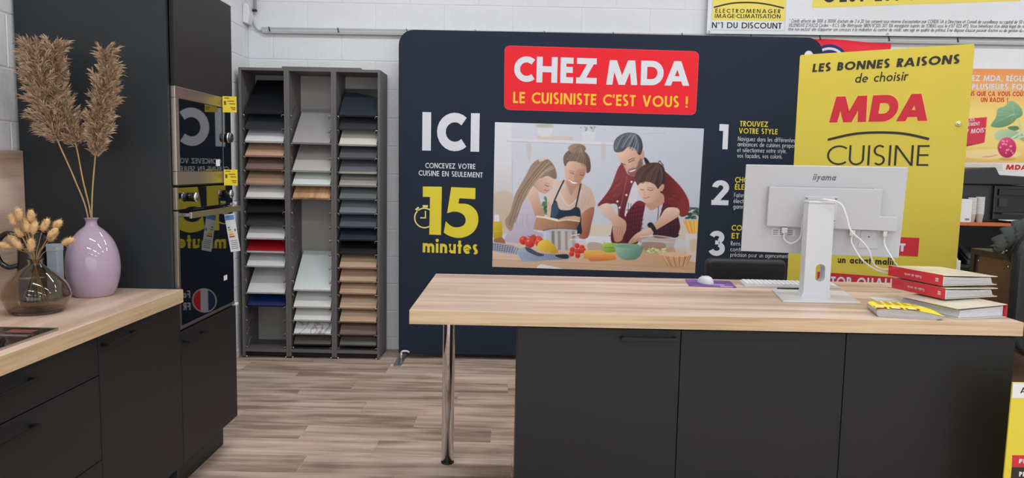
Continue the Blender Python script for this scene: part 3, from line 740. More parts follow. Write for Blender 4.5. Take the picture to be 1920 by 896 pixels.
# ================================================================== SAMPLE DISPLAY: three cabinets full of sloping front samples
M_dsp = mat('grey-brown laminate', rgb(102, 99, 99), 0.5, var=0.05, vscale=6, spec=.4)
M_dback = mat('pale grey back panel', rgb(176, 174, 170), 0.6, var=.02)
M_wire = mat('nickel wire', rgb(190, 188, 184), 0.25, metal=1.0)
YD0, YD1, ZT = 5.263, 5.560, 2.090
EDG = [-1.956, -1.6175, -1.2845, -0.953]
SL = math.radians(43)
brk = {}
def bracket(side):
    if side not in brk:
        s = side
        pts = [(0, -.004, .012), (s * .012, -.006, .014), (s * .018, -.006, .006), (s * .018, .004, -.004), (s * .010, .02, .004), (s * .010, .02 + .09, .004 + .085)]
        mb = MB().tube(spline(pts, 3), .0022, 5)
        me = bpy.data.meshes.new('bracket'); me.from_pydata(mb.v, [], mb.f); me.polygons.foreach_set('use_smooth', [True] * len(me.polygons)); me.materials.append(M_wire); me.update()
        brk[side] = me
    return brk[side]
PITCH = .0988
names3 = ['left', 'middle', 'right']
for i in range(3):
    a, b = EDG[i], EDG[i + 1]
    t = thing('sample_cabinet', 'tall open grey-brown display cabinet, %s of the three filled with sloping samples' % names3[i], 'display cabinet', ((a + b) / 2, (YD0 + YD1) / 2, 0), group='sample display cabinets')
    w = .0185
    MB().box(a, a + w, YD0, YD1, .012, ZT).build('side_panel', M_dsp, t, .001)
    MB().box(b - w, b - .0006, YD0, YD1, .012, ZT).build('side_panel', M_dsp, t, .001)
    MB().box(a + w, b - w, YD0, YD1, ZT - .019, ZT).build('top_panel', M_dsp, t)
    MB().box(a + w, b - w, YD0, YD1 - .008, .045, .068).build('bottom_shelf', M_dsp, t)
    MB().box(a + w, b - w, YD0 + .03, YD0 + .045, .012, .045).build('plinth', mat('dark recess', rgb(30, 28, 28), .7), t)
    MB().box(a + w, b - w, YD1 - .008, YD1, .045, ZT - .019).build('back_panel', M_dback, t)
    for x in (a + .02, b - .03):
        MB().lathe([(0, 0), (.009, 0), (.009, .012), (0, .012)], x + .004, YD0 + .015, 0, 12).build('foot', M_wire, t)
    for k in range(18):
        z = .082 + PITCH * k
        if z > 1.80: continue
        for side, x in ((1, a + w), (-1, b - w)):
            o = bpy.data.objects.new('bracket', bracket(side)); COL.objects.link(o); o.parent = t
            o.location = Vector((x, YD0 + .006, z - .012)) - OFF[t.name]
MB_top = MB().box(-1.65, -1.095, 5.27, 5.42, ZT, ZT + .012).build('loose_board', M_dsp, None, .001)
tag(MB_top, 'thin grey-brown board lying flat on top of the sample cabinets', 'board')

W_OAK = wood('sample oak', rgb(180, 148, 122), rgb(206, 176, 150), rgb(222, 196, 172), axis=0, knots=.2, streak=30)
W_OAK2 = wood('sample warm oak', rgb(164, 128, 104), rgb(192, 158, 134), rgb(206, 176, 152), axis=0, knots=.2, streak=30)
W_MAUVE = wood('sample mauve ash', rgb(104, 80, 74), rgb(132, 106, 100), rgb(150, 124, 116), axis=0, knots=.2, streak=30)
W_GREY = wood('sample grey ash', rgb(80, 75, 72), rgb(106, 100, 96), rgb(126, 120, 116), axis=0, knots=.2, streak=30)
W_LGREY = wood('sample pale grey ash', rgb(140, 136, 130), rgb(164, 160, 154), rgb(182, 178, 172), axis=0, knots=.2, streak=30)
W_PLANK = wood('sample plank oak', rgb(156, 118, 82), rgb(198, 158, 120), rgb(214, 178, 142), axis=1, knots=.3, streak=22)
def mar(name, base, vein, amt=.5):
    if name in MATS: return MATS[name]
    m = mat(name, rgb(*base), .3, var=.02); nt = m.node_tree
    tc = nt.nodes.new('ShaderNodeTexCoord'); n = nt.nodes.new('ShaderNodeTexNoise'); n.inputs['Scale'].default_value = 5; n.inputs['Detail'].default_value = 6; n.inputs['Distortion'].default_value = 1.5
    r = nt.nodes.new('ShaderNodeValToRGB'); e = r.color_ramp.elements
    e[0].position = .47; e[0].color = rgb(*base); e[1].position = .53; e[1].color = rgb(*base); k = e.new(.5); k.color = rgb(*vein)
    nt.links.new(tc.outputs['Object'], n.inputs['Vector']); nt.links.new(n.outputs['Fac'], r.inputs['Fac']); nt.links.new(r.outputs['Color'], nt.nodes['Principled BSDF'].inputs['Base Color'])
    return m
def plain(n, c, r=.35): return mat('sample ' + n, rgb(*c), r, var=.03, vscale=4)
M_MARB = mar('sample marble', (226, 226, 226), (150, 146, 144))
M_STONE = mat('sample stone', rgb(168, 165, 166), .4, var=.12, vscale=3)
WH, WH2, GWH = plain('white', (226, 228, 231)), plain('warm white', (228, 228, 226)), plain('green white', (222, 228, 220))
S1 = [(1.766, 'black', plain('black', (26, 29, 34))), (1.657, 'dark slate', plain('slate', (50, 57, 62))), (1.563, 'white', WH), (1.462, 'light oak', W_OAK2), (1.365, 'mauve brown wood', W_MAUVE), (1.262, 'warm oak', W_OAK2), (1.163, 'plain white', WH2),
      (1.063, 'black', plain('deep black', (18, 20, 24))), (.967, 'charcoal', plain('charcoal', (56, 57, 62))), (.87, 'white', WH), (.773, 'dark red', plain('red', (150, 16, 30), .15)), (.668, 'white', WH), (.472, 'bright white', WH2), (.377, 'navy blue', plain('navy', (22, 42, 92), .15))]
S2 = [(1.559, 'grey stone', M_STONE), (1.361, 'greige', plain('greige', (190, 186, 181))), (1.262, 'greenish white', GWH), (1.166, 'planked oak', W_PLANK), (.499, 'large white', plain('cool white', (222, 229, 229), .2)),
      (.375, 'white', WH2), (.276, 'white', WH2), (.177, 'white marble', M_MARB), (.079 + .02, 'dark grey wood', W_GREY)]
S3 = [(1.76, 'blue-black', plain('blue black', (46, 52, 62))), (1.664, 'anthracite', plain('anthracite', (54, 56, 61))), (1.553, 'cream', plain('cream', (216, 212, 200))), (1.458, 'purple grey', plain('purple grey', (92, 89, 97))), (1.356, 'grey with cream edge', plain('mid grey', (104, 104, 110))), (1.262, 'pale grey wood', W_LGREY), (1.169, 'grey', plain('stone grey', (106, 110, 112))),
      (1.066, 'blue grey', plain('blue grey', (116, 124, 130))), (.966, 'steel blue grey', plain('steel blue', (84, 91, 101))), (.872, 'midnight blue', plain('midnight', (40, 45, 58))), (.771, 'black', plain('deep black', (18, 20, 24))),
      (.671, 'light oak', W_OAK), (.57, 'light oak', W_OAK), (.491 - .01, 'light oak', W_OAK), (.372, 'light oak', W_OAK), (.273, 'light oak', W_OAK), (.177, 'mauve brown wood', W_MAUVE), (.084 + .014, 'grey wood', W_GREY)]
M_cream = plain('cream', (216, 212, 200)); M_wedge = plain('white', (226, 228, 231))
ords = ['topmost', 'second', 'third', 'fourth', 'fifth', 'sixth', 'seventh', 'eighth', 'ninth', 'tenth', 'eleventh', 'twelfth', 'thirteenth', 'fourteenth', 'fifteenth', 'sixteenth', 'seventeenth', 'eighteenth']
for i, col in enumerate((S1, S2, S3)):
    a, b = EDG[i] + .0185 + .021, EDG[i + 1] - .0185 - .008
    if i == 1: a -= .002
    for j, (z, cn_, m) in enumerate(col):
        pos = '%s from the top' % ords[j] if j else 'topmost'
        t = thing('front_sample', '%s sloping front sample, %s in the %s display cabinet' % (cn_, pos, names3[i]), 'sample board', ((a + b) / 2, YD0 + .012, z), (SL, 0, 0), group='cabinet front samples')
        w = (b - a) / 2; L = .37
        if i == 2 and j == 0: # broken top corner
            MB().prism([(-w, 0), (w, 0), (w, .165), (w * .5, .215), (0, .235), (-w * .3, .25), (-w, .255)], .002, .02).build('panel', m, t, .0008, world=False)
        else:
            MB().box(-w, w, 0, L if z > .2 else .30, .002, .02).build('panel', m, t, .0008, world=False)
        em = M_cream if 'cream edge' in cn_ else (M_wedge if cn_ == 'dark red' else m)
        MB().box(-w, w, -.0012, 0, .0022, .0198).build('front_edge', em, t, world=False)
# dark panels standing behind the top samples of the outer cabinets
for i in (0, 2):
    a, b = EDG[i] + .025, EDG[i + 1] - .025
    o = MB().box(a, b, 5.515, 5.533, 1.80, 2.02).build('standing_panel', plain('deep black', (18, 20, 24)), None, .001)
    o.location.z = 1.76
    tag(o, 'black panel standing upright at the back of the %s display cabinet' % names3[i], 'panel')

# ================================================================== FLAT PRINTS: pictures painted as point colours on a printed sheet
class Canvas:
    def __init__(s, W, H, quad, bg):
        s.W, s.H = W, H; s.img = np.zeros((H, W, 3)); s.img[:] = bg
        src = np.array(quad, float); dst = np.array([(0, 0), (W, 0), (W, H), (0, H)], float)
        A = []; b = []
        for (x, y), (u, v) in zip(src, dst):
            A.append([x, y, 1, 0, 0, 0, -u * x, -u * y]); b.append(u)
            A.append([0, 0, 0, x, y, 1, -v * x, -v * y]); b.append(v)
        h = np.linalg.solve(np.array(A), np.array(b)); s.Hm = np.append(h, 1).reshape(3, 3)
        s.sc = W / np.linalg.norm(src[1] - src[0])
        s.rd = random.Random(11)
    def tr(s, pts):
        p = np.c_[np.array(pts, float), np.ones(len(pts))] @ s.Hm.T
        return p[:, :2] / p[:, 2:]
    def cover(s, P):
        x0, y0 = np.floor(P.min(0) - 2).astype(int); x1, y1 = np.ceil(P.max(0) + 2).astype(int)
        x0, y0 = max(x0, 0), max(y0, 0); x1, y1 = min(x1, s.W), min(y1, s.H)
        if x1 <= x0 or y1 <= y0: return None
        SS = 3
        xs = (np.arange((x1 - x0) * SS) + .5) / SS + x0; ys = (np.arange((y1 - y0) * SS) + .5) / SS + y0
        inside = np.zeros((len(ys), len(xs)), bool)
        n = len(P)
        for i in range(n):
            (xa, ya), (xb, yb) = P[i], P[(i + 1) % n]
            if abs(ya - yb) < 1e-9: continue
            rows = np.nonzero((ys >= min(ya, yb)) & (ys < max(ya, yb)))[0]
            if len(rows) == 0: continue
            xi = xa + (ys[rows] - ya) / (yb - ya) * (xb - xa)
            inside[rows] ^= xs[None, :] < xi[:, None]
        c = inside.reshape(y1 - y0, SS, x1 - x0, SS).mean((1, 3))
        return c, x0, y0, x1, y1
    def poly(s, pts, col, a=1.0, col2=None, g=None, blur=0, smooth=True, grain=0.0):
        """fill an outline; g = ((x,y),(x,y)) runs the colour from col to col2"""
        if smooth and len(pts) > 3: pts = spline(pts, 5, True)
        r = s.cover(s.tr(pts))
        if r is None: return
        c, x0, y0, x1, y1 = r
        for _ in range(blur):
            c = np.pad(c, 1, mode='edge'); c = (c[:-2, 1:-1] + c[2:, 1:-1] + c[1:-1, :-2] + c[1:-1, 2:] + 2 * c[1:-1, 1:-1]) / 6
        C = np.array(col, float)
        if col2 is not None:
            p, q = s.tr(g); d = q - p
            X, Y = np.meshgrid(np.arange(x0, x1), np.arange(y0, y1))
            t = np.clip(((X - p[0]) * d[0] + (Y - p[1]) * d[1]) / (d @ d), 0, 1)[..., None]
            C = C * (1 - t) + np.array(col2, float) * t
        if grain:
            C = C * (1 + grain * (np.random.RandomState(len(pts)).rand(y1 - y0, x1 - x0, 1) - .5))
        m = (c * a)[..., None]
        s.img[y0:y1, x0:x1] = s.img[y0:y1, x0:x1] * (1 - m) + C * m
    def line(s, pts, w, col, a=1.0, blur=0):
        pts = spline(pts, 5) if len(pts) > 2 else pts
        for q in _stroke(pts, w): s.poly(q, col, a, blur=blur, smooth=False)
    def disc(s, x, y, rx, ry, col, a=1.0, col2=None, blur=0):
        pts = [(x + rx * math.cos(k * PI / 10), y + ry * math.sin(k * PI / 10)) for k in range(20)]
        s.poly(pts, col, a, col2, ((x - rx * .5, y - ry * .7), (x + rx * .6, y + ry * .9)) if col2 else None, blur, False)
    def hair(s, guides, n, w, cols, a=.5, j=6):
        """strands between neighbouring guide lines"""
        for k in range(n):
            t = s.rd.random() * (len(guides) - 1); i = min(int(t), len(guides) - 2); f = t - i
            A, B = np.array(guides[i], float), np.array(guides[i + 1], float)
            p = A * (1 - f) + B * f + np.array([[s.rd.gauss(0, j), s.rd.gauss(0, j)]] * len(A)) * .5
            s.line([tuple(q) for q in p], w * s.rd.uniform(.6, 1.3), s.rd.choice(cols), a)
    def sheet(s, name, S, quad, m, parent, d=.0012):
        """the printed picture as a fine grid on sheet S; quad = corners (u,v) TL TR BR BL"""
        W, H = s.W, s.H
        u = np.linspace(0, 1, W)[None, :, None]; v = np.linspace(0, 1, H)[:, None, None]
        q = np.array(quad, float)
        uv = (q[0] * (1 - u) + q[1] * u) * (1 - v) + (q[3] * (1 - u) + q[2] * u) * v
        o, U, V, N = (np.array(t) for t in (S.o, S.u, S.v, S.n))
        off = np.array(OFF.get(parent.name, (0, 0, 0)))
        P = o + uv[..., :1] * U + uv[..., 1:] * V + N * d - off
        me = bpy.data.meshes.new(name); me.vertices.add(W * H); me.vertices.foreach_set('co', P.reshape(-1).astype(np.float32))
        i = np.arange(W * H).reshape(H, W)
        f = np.stack([i[1:, :-1], i[1:, 1:], i[:-1, 1:], i[:-1, :-1]], -1).reshape(-1)
        nf = (W - 1) * (H - 1)
        me.loops.add(nf * 4); me.loops.foreach_set('vertex_index', f.astype(np.int32))
        me.polygons.add(nf); me.polygons.foreach_set('loop_start', np.arange(0, nf * 4, 4, dtype=np.int32))
        me.update(calc_edges=True)
        ca = me.color_attributes.new('print', 'FLOAT_COLOR', 'POINT')
        c = np.clip(s.img, 0, 255) / 255.0
        c = np.where(c <= .04045, c / 12.92, ((c + .055) / 1.055) ** 2.4)
        ca.data.foreach_set('color', np.concatenate([c, np.ones((H, W, 1))], -1).reshape(-1).astype(np.float32))
        me.materials.append(m)
        ob = bpy.data.objects.new(name, me); COL.objects.link(ob); ob.parent = parent; OFF[ob.name] = Vector(off)
        return ob

def paint_family(W=430, H=300):
    c = Canvas(W, H, [(53, 26), (1224, 62), (1172, 870), (38, 835)], (208, 210, 222))
    P, L, D = c.poly, c.line, c.disc
    SK, SK2, SKD = (226, 192, 174), (198, 152, 130), (168, 116, 96)
    # kitchen behind
    P([(0, 0), (1260, 0), (1260, 900), (0, 900)], (214, 216, 226), col2=(196, 202, 216), g=((50, 300), (1200, 300)), smooth=False)
    P([(40, 20), (150, 20), (150, 620), (40, 620)], (226, 226, 232), .8, (205, 192, 178), ((90, 250), (90, 560)), 2, False)
    for x, y, w in ((150, 60, 3), (152, 240, 4)): L([(x, y), (x, y + 330)], w, (190, 190, 204), .5)
    P([(40, 440), (150, 430), (160, 620), (40, 640)], (205, 182, 156), .6, blur=8)
    for k in range(26):
        x, y = c.rd.uniform(880, 1190), c.rd.uniform(110, 480); L([(x, y), (x, y + 40)], 3, (184, 190, 205), .35)
    for k in range(9): L([(900, 100 + k * 44), (1190, 112 + k * 44)], 2, (186, 192, 207), .35)
    L([(880, 92), (1010, 88)], 4, (170, 176, 190), .5)
    P([(120, 118), (715, 140), (715, 156), (120, 132)], (224, 222, 230), .95, smooth=False); L([(120, 135), (715, 158)], 4, (180, 182, 196), .7)
    P([(290, 106), (490, 110), (490, 130), (290, 124)], (220, 196, 176), .8, smooth=False, blur=1)
    P([(297, 55), (370, 58), (362, 106), (302, 104)], (222, 222, 228), .9, blur=1); P([(290, 40), (370, 40), (372, 58), (292, 56)], (176, 182, 160), .8, blur=2)
    P([(545, 80), (612, 82), (605, 135), (550, 132)], (216, 218, 226), .9, blur=1)
    for k in range(14): D(c.rd.uniform(530, 612), c.rd.uniform(55, 78), 6, 5, c.rd.choice([(130, 140, 120), (160, 168, 160)]), .7)
    for x in (245, 660): P([(x - 14, 152), (x + 14, 152), (x + 6, 240), (x - 4, 240)], (205, 190, 182), .6, blur=3)
    P([(590, 596), (730, 600), (730, 668), (585, 662)], (222, 206, 186), .9, blur=2, smooth=False); P([(560, 664), (740, 668), (740, 720), (560, 712)], (222, 224, 232), 1, smooth=False)
    L([(690, 662), (735, 664)], 5, (90, 90, 95), .8); P([(1060, 590), (1190, 600), (1190, 680), (1060, 672)], (220, 200, 174), .8, blur=4)
    for k in range(60): D(c.rd.uniform(1122, 1192), c.rd.uniform(506, 568), 9, 6, c.rd.choice([(58, 84, 70), (80, 108, 88), (40, 66, 54)]), .7)
    for k in range(20): D(c.rd.uniform(318, 350), c.rd.uniform(450, 540), 8, 10, c.rd.choice([(70, 116, 70), (100, 146, 92), (52, 90, 56)]), .7)
    # table
    P([(0, 690), (1260, 735), (1260, 900), (0, 900)], (226, 196, 176), col2=(206, 164, 128), g=((200, 700), (1000, 860)), smooth=False, grain=.03)
    P([(0, 795), (600, 820), (1260, 850), (1260, 900), (0, 900)], (212, 178, 150), .8, smooth=False)
    L([(30, 793), (600, 818), (1200, 850)], 4, (190, 150, 118), .6)
    for k in range(14): y = c.rd.uniform(740, 850); L([(c.rd.uniform(30, 700), y), (1180, y + 25)], 2, (198, 158, 126), .3)
    P([(298, 825), (330, 822), (440, 850), (300, 846)], (232, 230, 232), 1)
    # woman
    P([(345, 430), (372, 375), (432, 352), (540, 372), (592, 408), (613, 468), (610, 506), (560, 530), (548, 560), (540, 660), (360, 660), (352, 570)], (228, 206, 196), col2=(206, 176, 160), g=((360, 400), (610, 500)))
    for k in range(10): x = c.rd.uniform(540, 600); L([(x, c.rd.uniform(420, 450)), (x - 25, c.rd.uniform(490, 520))], 4, (196, 166, 152), .5)
    P([(352, 470), (372, 500), (370, 560), (345, 560), (346, 520)], (222, 190, 172))
    P([(545, 535), (608, 505), (592, 600), (572, 672), (522, 672), (530, 600)], (186, 128, 102), col2=(150, 92, 72), g=((540, 560), (600, 590)))
    P([(432, 350), (450, 385), (420, 420), (440, 465), (470, 492), (515, 450), (536, 400), (530, 360)], SK, col2=SK2, g=((430, 400), (530, 400)))
    P([(455, 380), (480, 440), (500, 400), (530, 375), (520, 350), (460, 350)], SKD, .45, blur=3)
    L([(418, 425), (440, 470), (470, 495), (515, 455), (538, 405)], 5, (236, 218, 208), .9)
    P([(368, 520), (380, 478), (398, 470), (415, 515), (470, 520), (505, 503), (530, 520), (536, 600), (525, 660), (372, 660)], (44, 60, 82), col2=(30, 42, 60), g=((370, 480), (530, 600)))
    P([(370, 515), (384, 478), (400, 480), (410, 520), (392, 560), (370, 560)], (70, 92, 118), .7, blur=2)
    L([(440, 354), (412, 410), (382, 478)], 8, (38, 46, 60)); L([(533, 374), (522, 430), (505, 505)], 8, (38, 42, 54))
    P([(446, 262), (470, 246), (520, 248), (562, 276), (560, 312), (542, 350), (512, 378), (484, 381), (456, 352), (444, 306)], (230, 192, 168), col2=(196, 146, 120), g=((450, 290), (560, 330)))
    P([(510, 300), (560, 290), (555, 330), (520, 372), (500, 360)], (176, 120, 98), .35, blur=4)
    P([(437, 250), (440, 214), (468, 186), (505, 178), (545, 186), (575, 214), (588, 258), (586, 302), (566, 312), (562, 272), (530, 256), (490, 246), (462, 252), (447, 276)], (124, 104, 90), col2=(92, 74, 66), g=((440, 220), (590, 280)))
    D(512, 176, 50, 28, (168, 142, 118), 1, (128, 104, 86)); c.hair([[(450, 240), (480, 200), (520, 170)], [(500, 246), (520, 205), (530, 168)], [(575, 290), (575, 230), (545, 180)]], 70, 2.5, [(150, 128, 110), (92, 76, 66), (180, 158, 138)], .45)
    L([(472, 312), (486, 314), (496, 320)], 4, (70, 50, 44), .85); L([(528, 322), (540, 325), (552, 322)], 4, (70, 50, 44), .85); L([(468, 302), (486, 302), (498, 310)], 3, (110, 84, 72), .7); L([(528, 312), (545, 312), (556, 314)], 3, (110, 84, 72), .7)
    L([(505, 318), (500, 340), (508, 346)], 4, (186, 134, 112), .7); P([(468, 345), (485, 358), (512, 366), (508, 374), (486, 372), (470, 358)], (246, 240, 238)); L([(466, 343), (484, 357), (514, 366)], 3, (168, 84, 76), .9); L([(470, 358), (486, 374), (508, 376)], 4, (190, 100, 92), .9)
    # girl
    P([(204, 412), (236, 398), (240, 440), (268, 500), (292, 560), (268, 630), (312, 640), (318, 698), (120, 696), (132, 630), (160, 560), (166, 520), (176, 460)], (214, 206, 220), col2=(190, 178, 198), g=((200, 420), (280, 690)))
    for k in range(16): x = c.rd.uniform(165, 290); L([(x, 545), (x + c.rd.uniform(-10, 10), 620)], 4, (180, 168, 190), .4)
    L([(165, 535), (230, 545), (285, 540)], 4, (184, 172, 194), .7)
    P([(262, 372), (285, 345), (340, 338), (392, 336), (388, 365), (372, 385), (364, 408), (340, 428), (312, 424), (285, 402)], (232, 200, 184), col2=(206, 162, 142), g=((380, 350), (290, 420)))
    P([(234, 410), (262, 392), (292, 410), (306, 470), (332, 552), (284, 556), (258, 490), (234, 440)], (232, 198, 182), col2=(198, 150, 128), g=((250, 420), (320, 520)))
    P([(300, 236), (350, 236), (384, 272), (399, 320), (392, 348), (350, 330), (318, 340), (288, 350), (268, 385), (236, 402), (214, 434), (196, 482), (170, 560), (150, 632), (126, 624), (110, 580), (140, 530), (164, 442), (190, 390), (226, 328), (258, 268)], (170, 146, 124), col2=(142, 118, 100), g=((220, 300), (390, 320)))
    c.hair([[(320, 240), (250, 320), (180, 430), (120, 590)], [(350, 245), (280, 330), (200, 450), (150, 620)], [(385, 290), (340, 310), (290, 345), (240, 400)]], 110, 3, [(196, 174, 152), (120, 98, 82), (214, 192, 170), (150, 126, 106)], .45)
    P([(298, 238), (320, 228), (345, 222), (352, 232), (330, 242), (306, 250)], (226, 206, 200), .9)
    L([(332, 378), (346, 386), (356, 386)], 4, (90, 62, 54), .85); L([(334, 368), (350, 372), (362, 372)], 3, (140, 108, 92), .6); L([(366, 384), (374, 396), (366, 402)], 4, (214, 160, 144), .8); L([(330, 406), (345, 412), (356, 408)], 4, (170, 84, 80), .85)
    # book
    P([(286, 553), (406, 574), (402, 628), (372, 640), (268, 628)], (198, 150, 118), col2=(170, 122, 94), g=((280, 560), (400, 630)), smooth=False); P([(406, 574), (531, 554), (530, 582), (505, 634), (402, 628)], (176, 126, 98), col2=(132, 90, 70), g=((406, 600), (520, 600)), smooth=False)
    P([(286, 551), (340, 556), (406, 570), (406, 584), (330, 566), (284, 560)], (240, 224, 206), smooth=False); P([(406, 572), (450, 556), (500, 552), (531, 560), (528, 586), (450, 578), (406, 584)], (206, 176, 142), smooth=False); L([(406, 582), (460, 574), (529, 584)], 5, (236, 220, 200))
    # man
    P([(1000, 300), (1055, 350), (1108, 412), (1139, 480), (1130, 542), (1092, 556), (1060, 512), (1000, 520), (970, 400), (900, 300), (905, 262), (950, 262)], (132, 46, 46), col2=(92, 32, 36), g=((1100, 430), (950, 420)))
    for k in range(12): x = c.rd.uniform(1010, 1070); y = c.rd.uniform(400, 500); L([(x, y), (x + 30, y + c.rd.uniform(0, 24))], 6, c.rd.choice([(92, 30, 34), (156, 64, 58)]), .5, 1)
    P([(770, 262), (742, 286), (702, 388), (660, 450), (628, 490), (640, 498), (694, 486), (736, 492), (740, 560), (712, 600), (706, 700), (790, 700), (800, 560), (830, 400), (850, 340), (830, 330), (795, 318)], (140, 62, 64), col2=(88, 34, 40), g=((700, 380), (800, 560)))
    for k in range(12): x = c.rd.uniform(725, 765); y = c.rd.uniform(345, 450); L([(x, y), (x - 24, y + 22)], 6, c.rd.choice([(96, 36, 42), (170, 92, 92)]), .4, 1)
    L([(792, 330), (770, 440), (740, 560)], 5, (170, 96, 94), .7)
    P([(832, 362), (852, 392), (846, 462), (802, 542), (778, 548), (800, 450)], (218, 214, 224))
    for x, y in ((817, 363), (788, 436), (738, 472), (750, 506)): D(x, y, 6, 6, (236, 228, 230))
    P([(638, 498), (694, 484), (736, 545), (782, 580), (788, 620), (772, 662), (760, 690), (724, 694), (712, 640), (706, 590), (652, 545)], (228, 200, 184), col2=(196, 146, 126), g=((650, 520), (770, 640)))
    for k in range(4): L([(728 + k * 14, 610), (724 + k * 13, 650), (722 + k * 12, 690)], 4, (170, 116, 98), .7)
    P([(846, 292), (912, 252), (916, 270), (880, 330), (850, 346)], SK2); P([(886, 226), (904, 234), (920, 262), (896, 262)], (46, 34, 38))
    P([(738, 196), (790, 164), (842, 182), (856, 212), (874, 184), (889, 196), (886, 232), (876, 250), (872, 290), (838, 330), (806, 326), (782, 292), (770, 266), (752, 250), (742, 222)], (232, 194, 176), col2=(196, 146, 128), g=((750, 220), (870, 290)))
    P([(872, 232), (880, 268), (852, 318), (824, 333), (804, 326), (796, 300), (822, 286), (846, 280), (856, 250)], (108, 84, 80), .75, blur=2)
    P([(716, 168), (728, 122), (776, 90), (836, 90), (868, 116), (880, 160), (876, 188), (866, 212), (852, 206), (838, 178), (800, 166), (768, 192), (728, 196)], (98, 102, 112), col2=(60, 60, 68), g=((730, 120), (870, 170)))
    c.hair([[(725, 180), (760, 110), (800, 95)], [(780, 165), (810, 120), (830, 95)], [(865, 200), (865, 150), (845, 100)]], 80, 3, [(150, 156, 166), (60, 60, 68), (182, 188, 196), (88, 90, 98)], .5)
    L([(756, 258), (772, 262), (782, 268)], 5, (80, 58, 54), .8); L([(800, 254), (818, 246), (834, 240)], 5, (80, 58, 54), .8); L([(796, 244), (818, 234), (836, 230)], 5, (96, 78, 74), .8); L([(784, 262), (782, 286), (796, 292)], 5, (190, 138, 118), .7)
    P([(798, 302), (822, 296), (846, 288), (842, 306), (822, 316), (806, 314)], (176, 92, 90)); P([(802, 303), (824, 297), (840, 292), (834, 300), (812, 307)], (248, 240, 240))
    # boy
    P([(900, 470), (985, 425), (996, 490), (930, 526), (892, 500)], SK2)
    P([(884, 490), (928, 522), (996, 486), (986, 522), (952, 592), (936, 640), (864, 646), (870, 570)], (212, 206, 216), col2=(190, 186, 200), g=((890, 500), (940, 630)))
    P([(848, 470), (888, 478), (892, 500), (880, 560), (864, 646), (850, 704), (786, 704), (790, 600), (780, 572), (802, 520)], (132, 32, 50), col2=(84, 26, 42), g=((850, 480), (810, 690)))
    P([(1000, 478), (1060, 520), (1088, 604), (1080, 642), (1066, 672), (944, 672), (946, 626), (966, 580), (984, 524)], (96, 36, 48), col2=(70, 28, 40), g=((1000, 500), (1060, 660)))
    for k in range(7): L([(800 + k * 14, 480 + k * 3), (786 + k * 13, 700)], 5, (30, 30, 52), .55)
    for k in range(8): L([(786, 520 + k * 24), (884, 500 + k * 24)], 5, (34, 32, 54), .5)
    for k in range(7): L([(968 + k * 18, 500 + k * 8), (955 + k * 19, 672)], 5, (28, 28, 46), .6)
    for k in range(6): L([(950, 590 + k * 16), (1084, 570 + k * 18)], 5, (30, 30, 48), .55)
    P([(852, 372), (930, 366), (968, 392), (990, 374), (1000, 388), (990, 412), (976, 418), (966, 446), (930, 476), (900, 479), (876, 456), (858, 420)], (234, 200, 182), col2=(206, 158, 136), g=((860, 390), (970, 440)))
    P([(836, 332), (858, 290), (908, 260), (966, 256), (1000, 286), (1004, 350), (996, 374), (978, 376), (966, 402), (946, 378), (910, 362), (868, 366), (850, 382)], (92, 66, 60), col2=(56, 42, 46), g=((860, 300), (990, 340)))
    c.hair([[(850, 370), (880, 310), (930, 270)], [(920, 365), (940, 310), (970, 265)], [(985, 380), (995, 330), (985, 285)]], 70, 3, [(130, 98, 86), (52, 38, 42), (110, 82, 74)], .45); L([(968, 258), (974, 246), (996, 272)], 5, (70, 56, 56))
    L([(866, 404), (880, 408), (888, 406)], 4, (80, 56, 50), .8); L([(906, 404), (922, 410), (938, 406)], 4, (80, 56, 50), .8); L([(904, 394), (924, 396), (942, 398)], 3, (120, 90, 78), .6); L([(892, 412), (884, 432), (896, 438)], 4, (200, 150, 130), .8); L([(882, 450), (898, 454), (918, 446)], 5, (184, 96, 90), .85); L([(980, 388), (990, 396), (984, 408)], 4, (196, 142, 120), .8)
    P([(1008, 512), (1060, 506), (1084, 520), (1080, 552), (1040, 580), (962, 626), (938, 640), (920, 604), (962, 580)], (230, 200, 180), col2=(200, 154, 130), g=((1000, 520), (1020, 600)))
    P([(862, 640), (924, 614), (942, 640), (900, 672), (862, 690), (806, 708), (800, 698), (832, 660)], (226, 188, 168), col2=(196, 146, 124), g=((860, 640), (870, 690))); L([(830, 676), (812, 704)], 4, (168, 116, 98), .7); L([(856, 674), (838, 704)], 4, (168, 116, 98), .7)
    P([(906, 598), (926, 588), (940, 600), (958, 636), (944, 648), (924, 620)], (36, 34, 40)); D(922, 604, 17, 15, (28, 28, 34), 1, (60, 60, 68))
    # things on the table
    P([(48, 582), (88, 582), (94, 610), (92, 676), (50, 682)], (214, 190, 52), col2=(188, 156, 30), g=((50, 600), (92, 660))); P([(52, 545), (76, 545), (80, 584), (50, 584)], (232, 232, 238), smooth=False); L([(50, 640), (92, 636)], 3, (232, 214, 110), .6); P([(48, 684), (90, 672), (112, 694), (100, 714), (60, 706)], (160, 116, 78))
    P([(40, 700), (150, 715), (200, 740), (182, 768), (40, 744)], (178, 182, 196), 1)
    for k in range(11): L([(44 + k * 14, 700 + k * 3), (40 + k * 13, 744 + k * 2)], 3, (60, 64, 86), .75)
    for k in range(4): L([(42, 708 + k * 10), (160, 722 + k * 10)], 3, (60, 64, 86), .6)
    P([(322, 632), (420, 622), (514, 628), (510, 700), (506, 742), (385, 750), (380, 700), (324, 690)], (190, 190, 200), smooth=False)
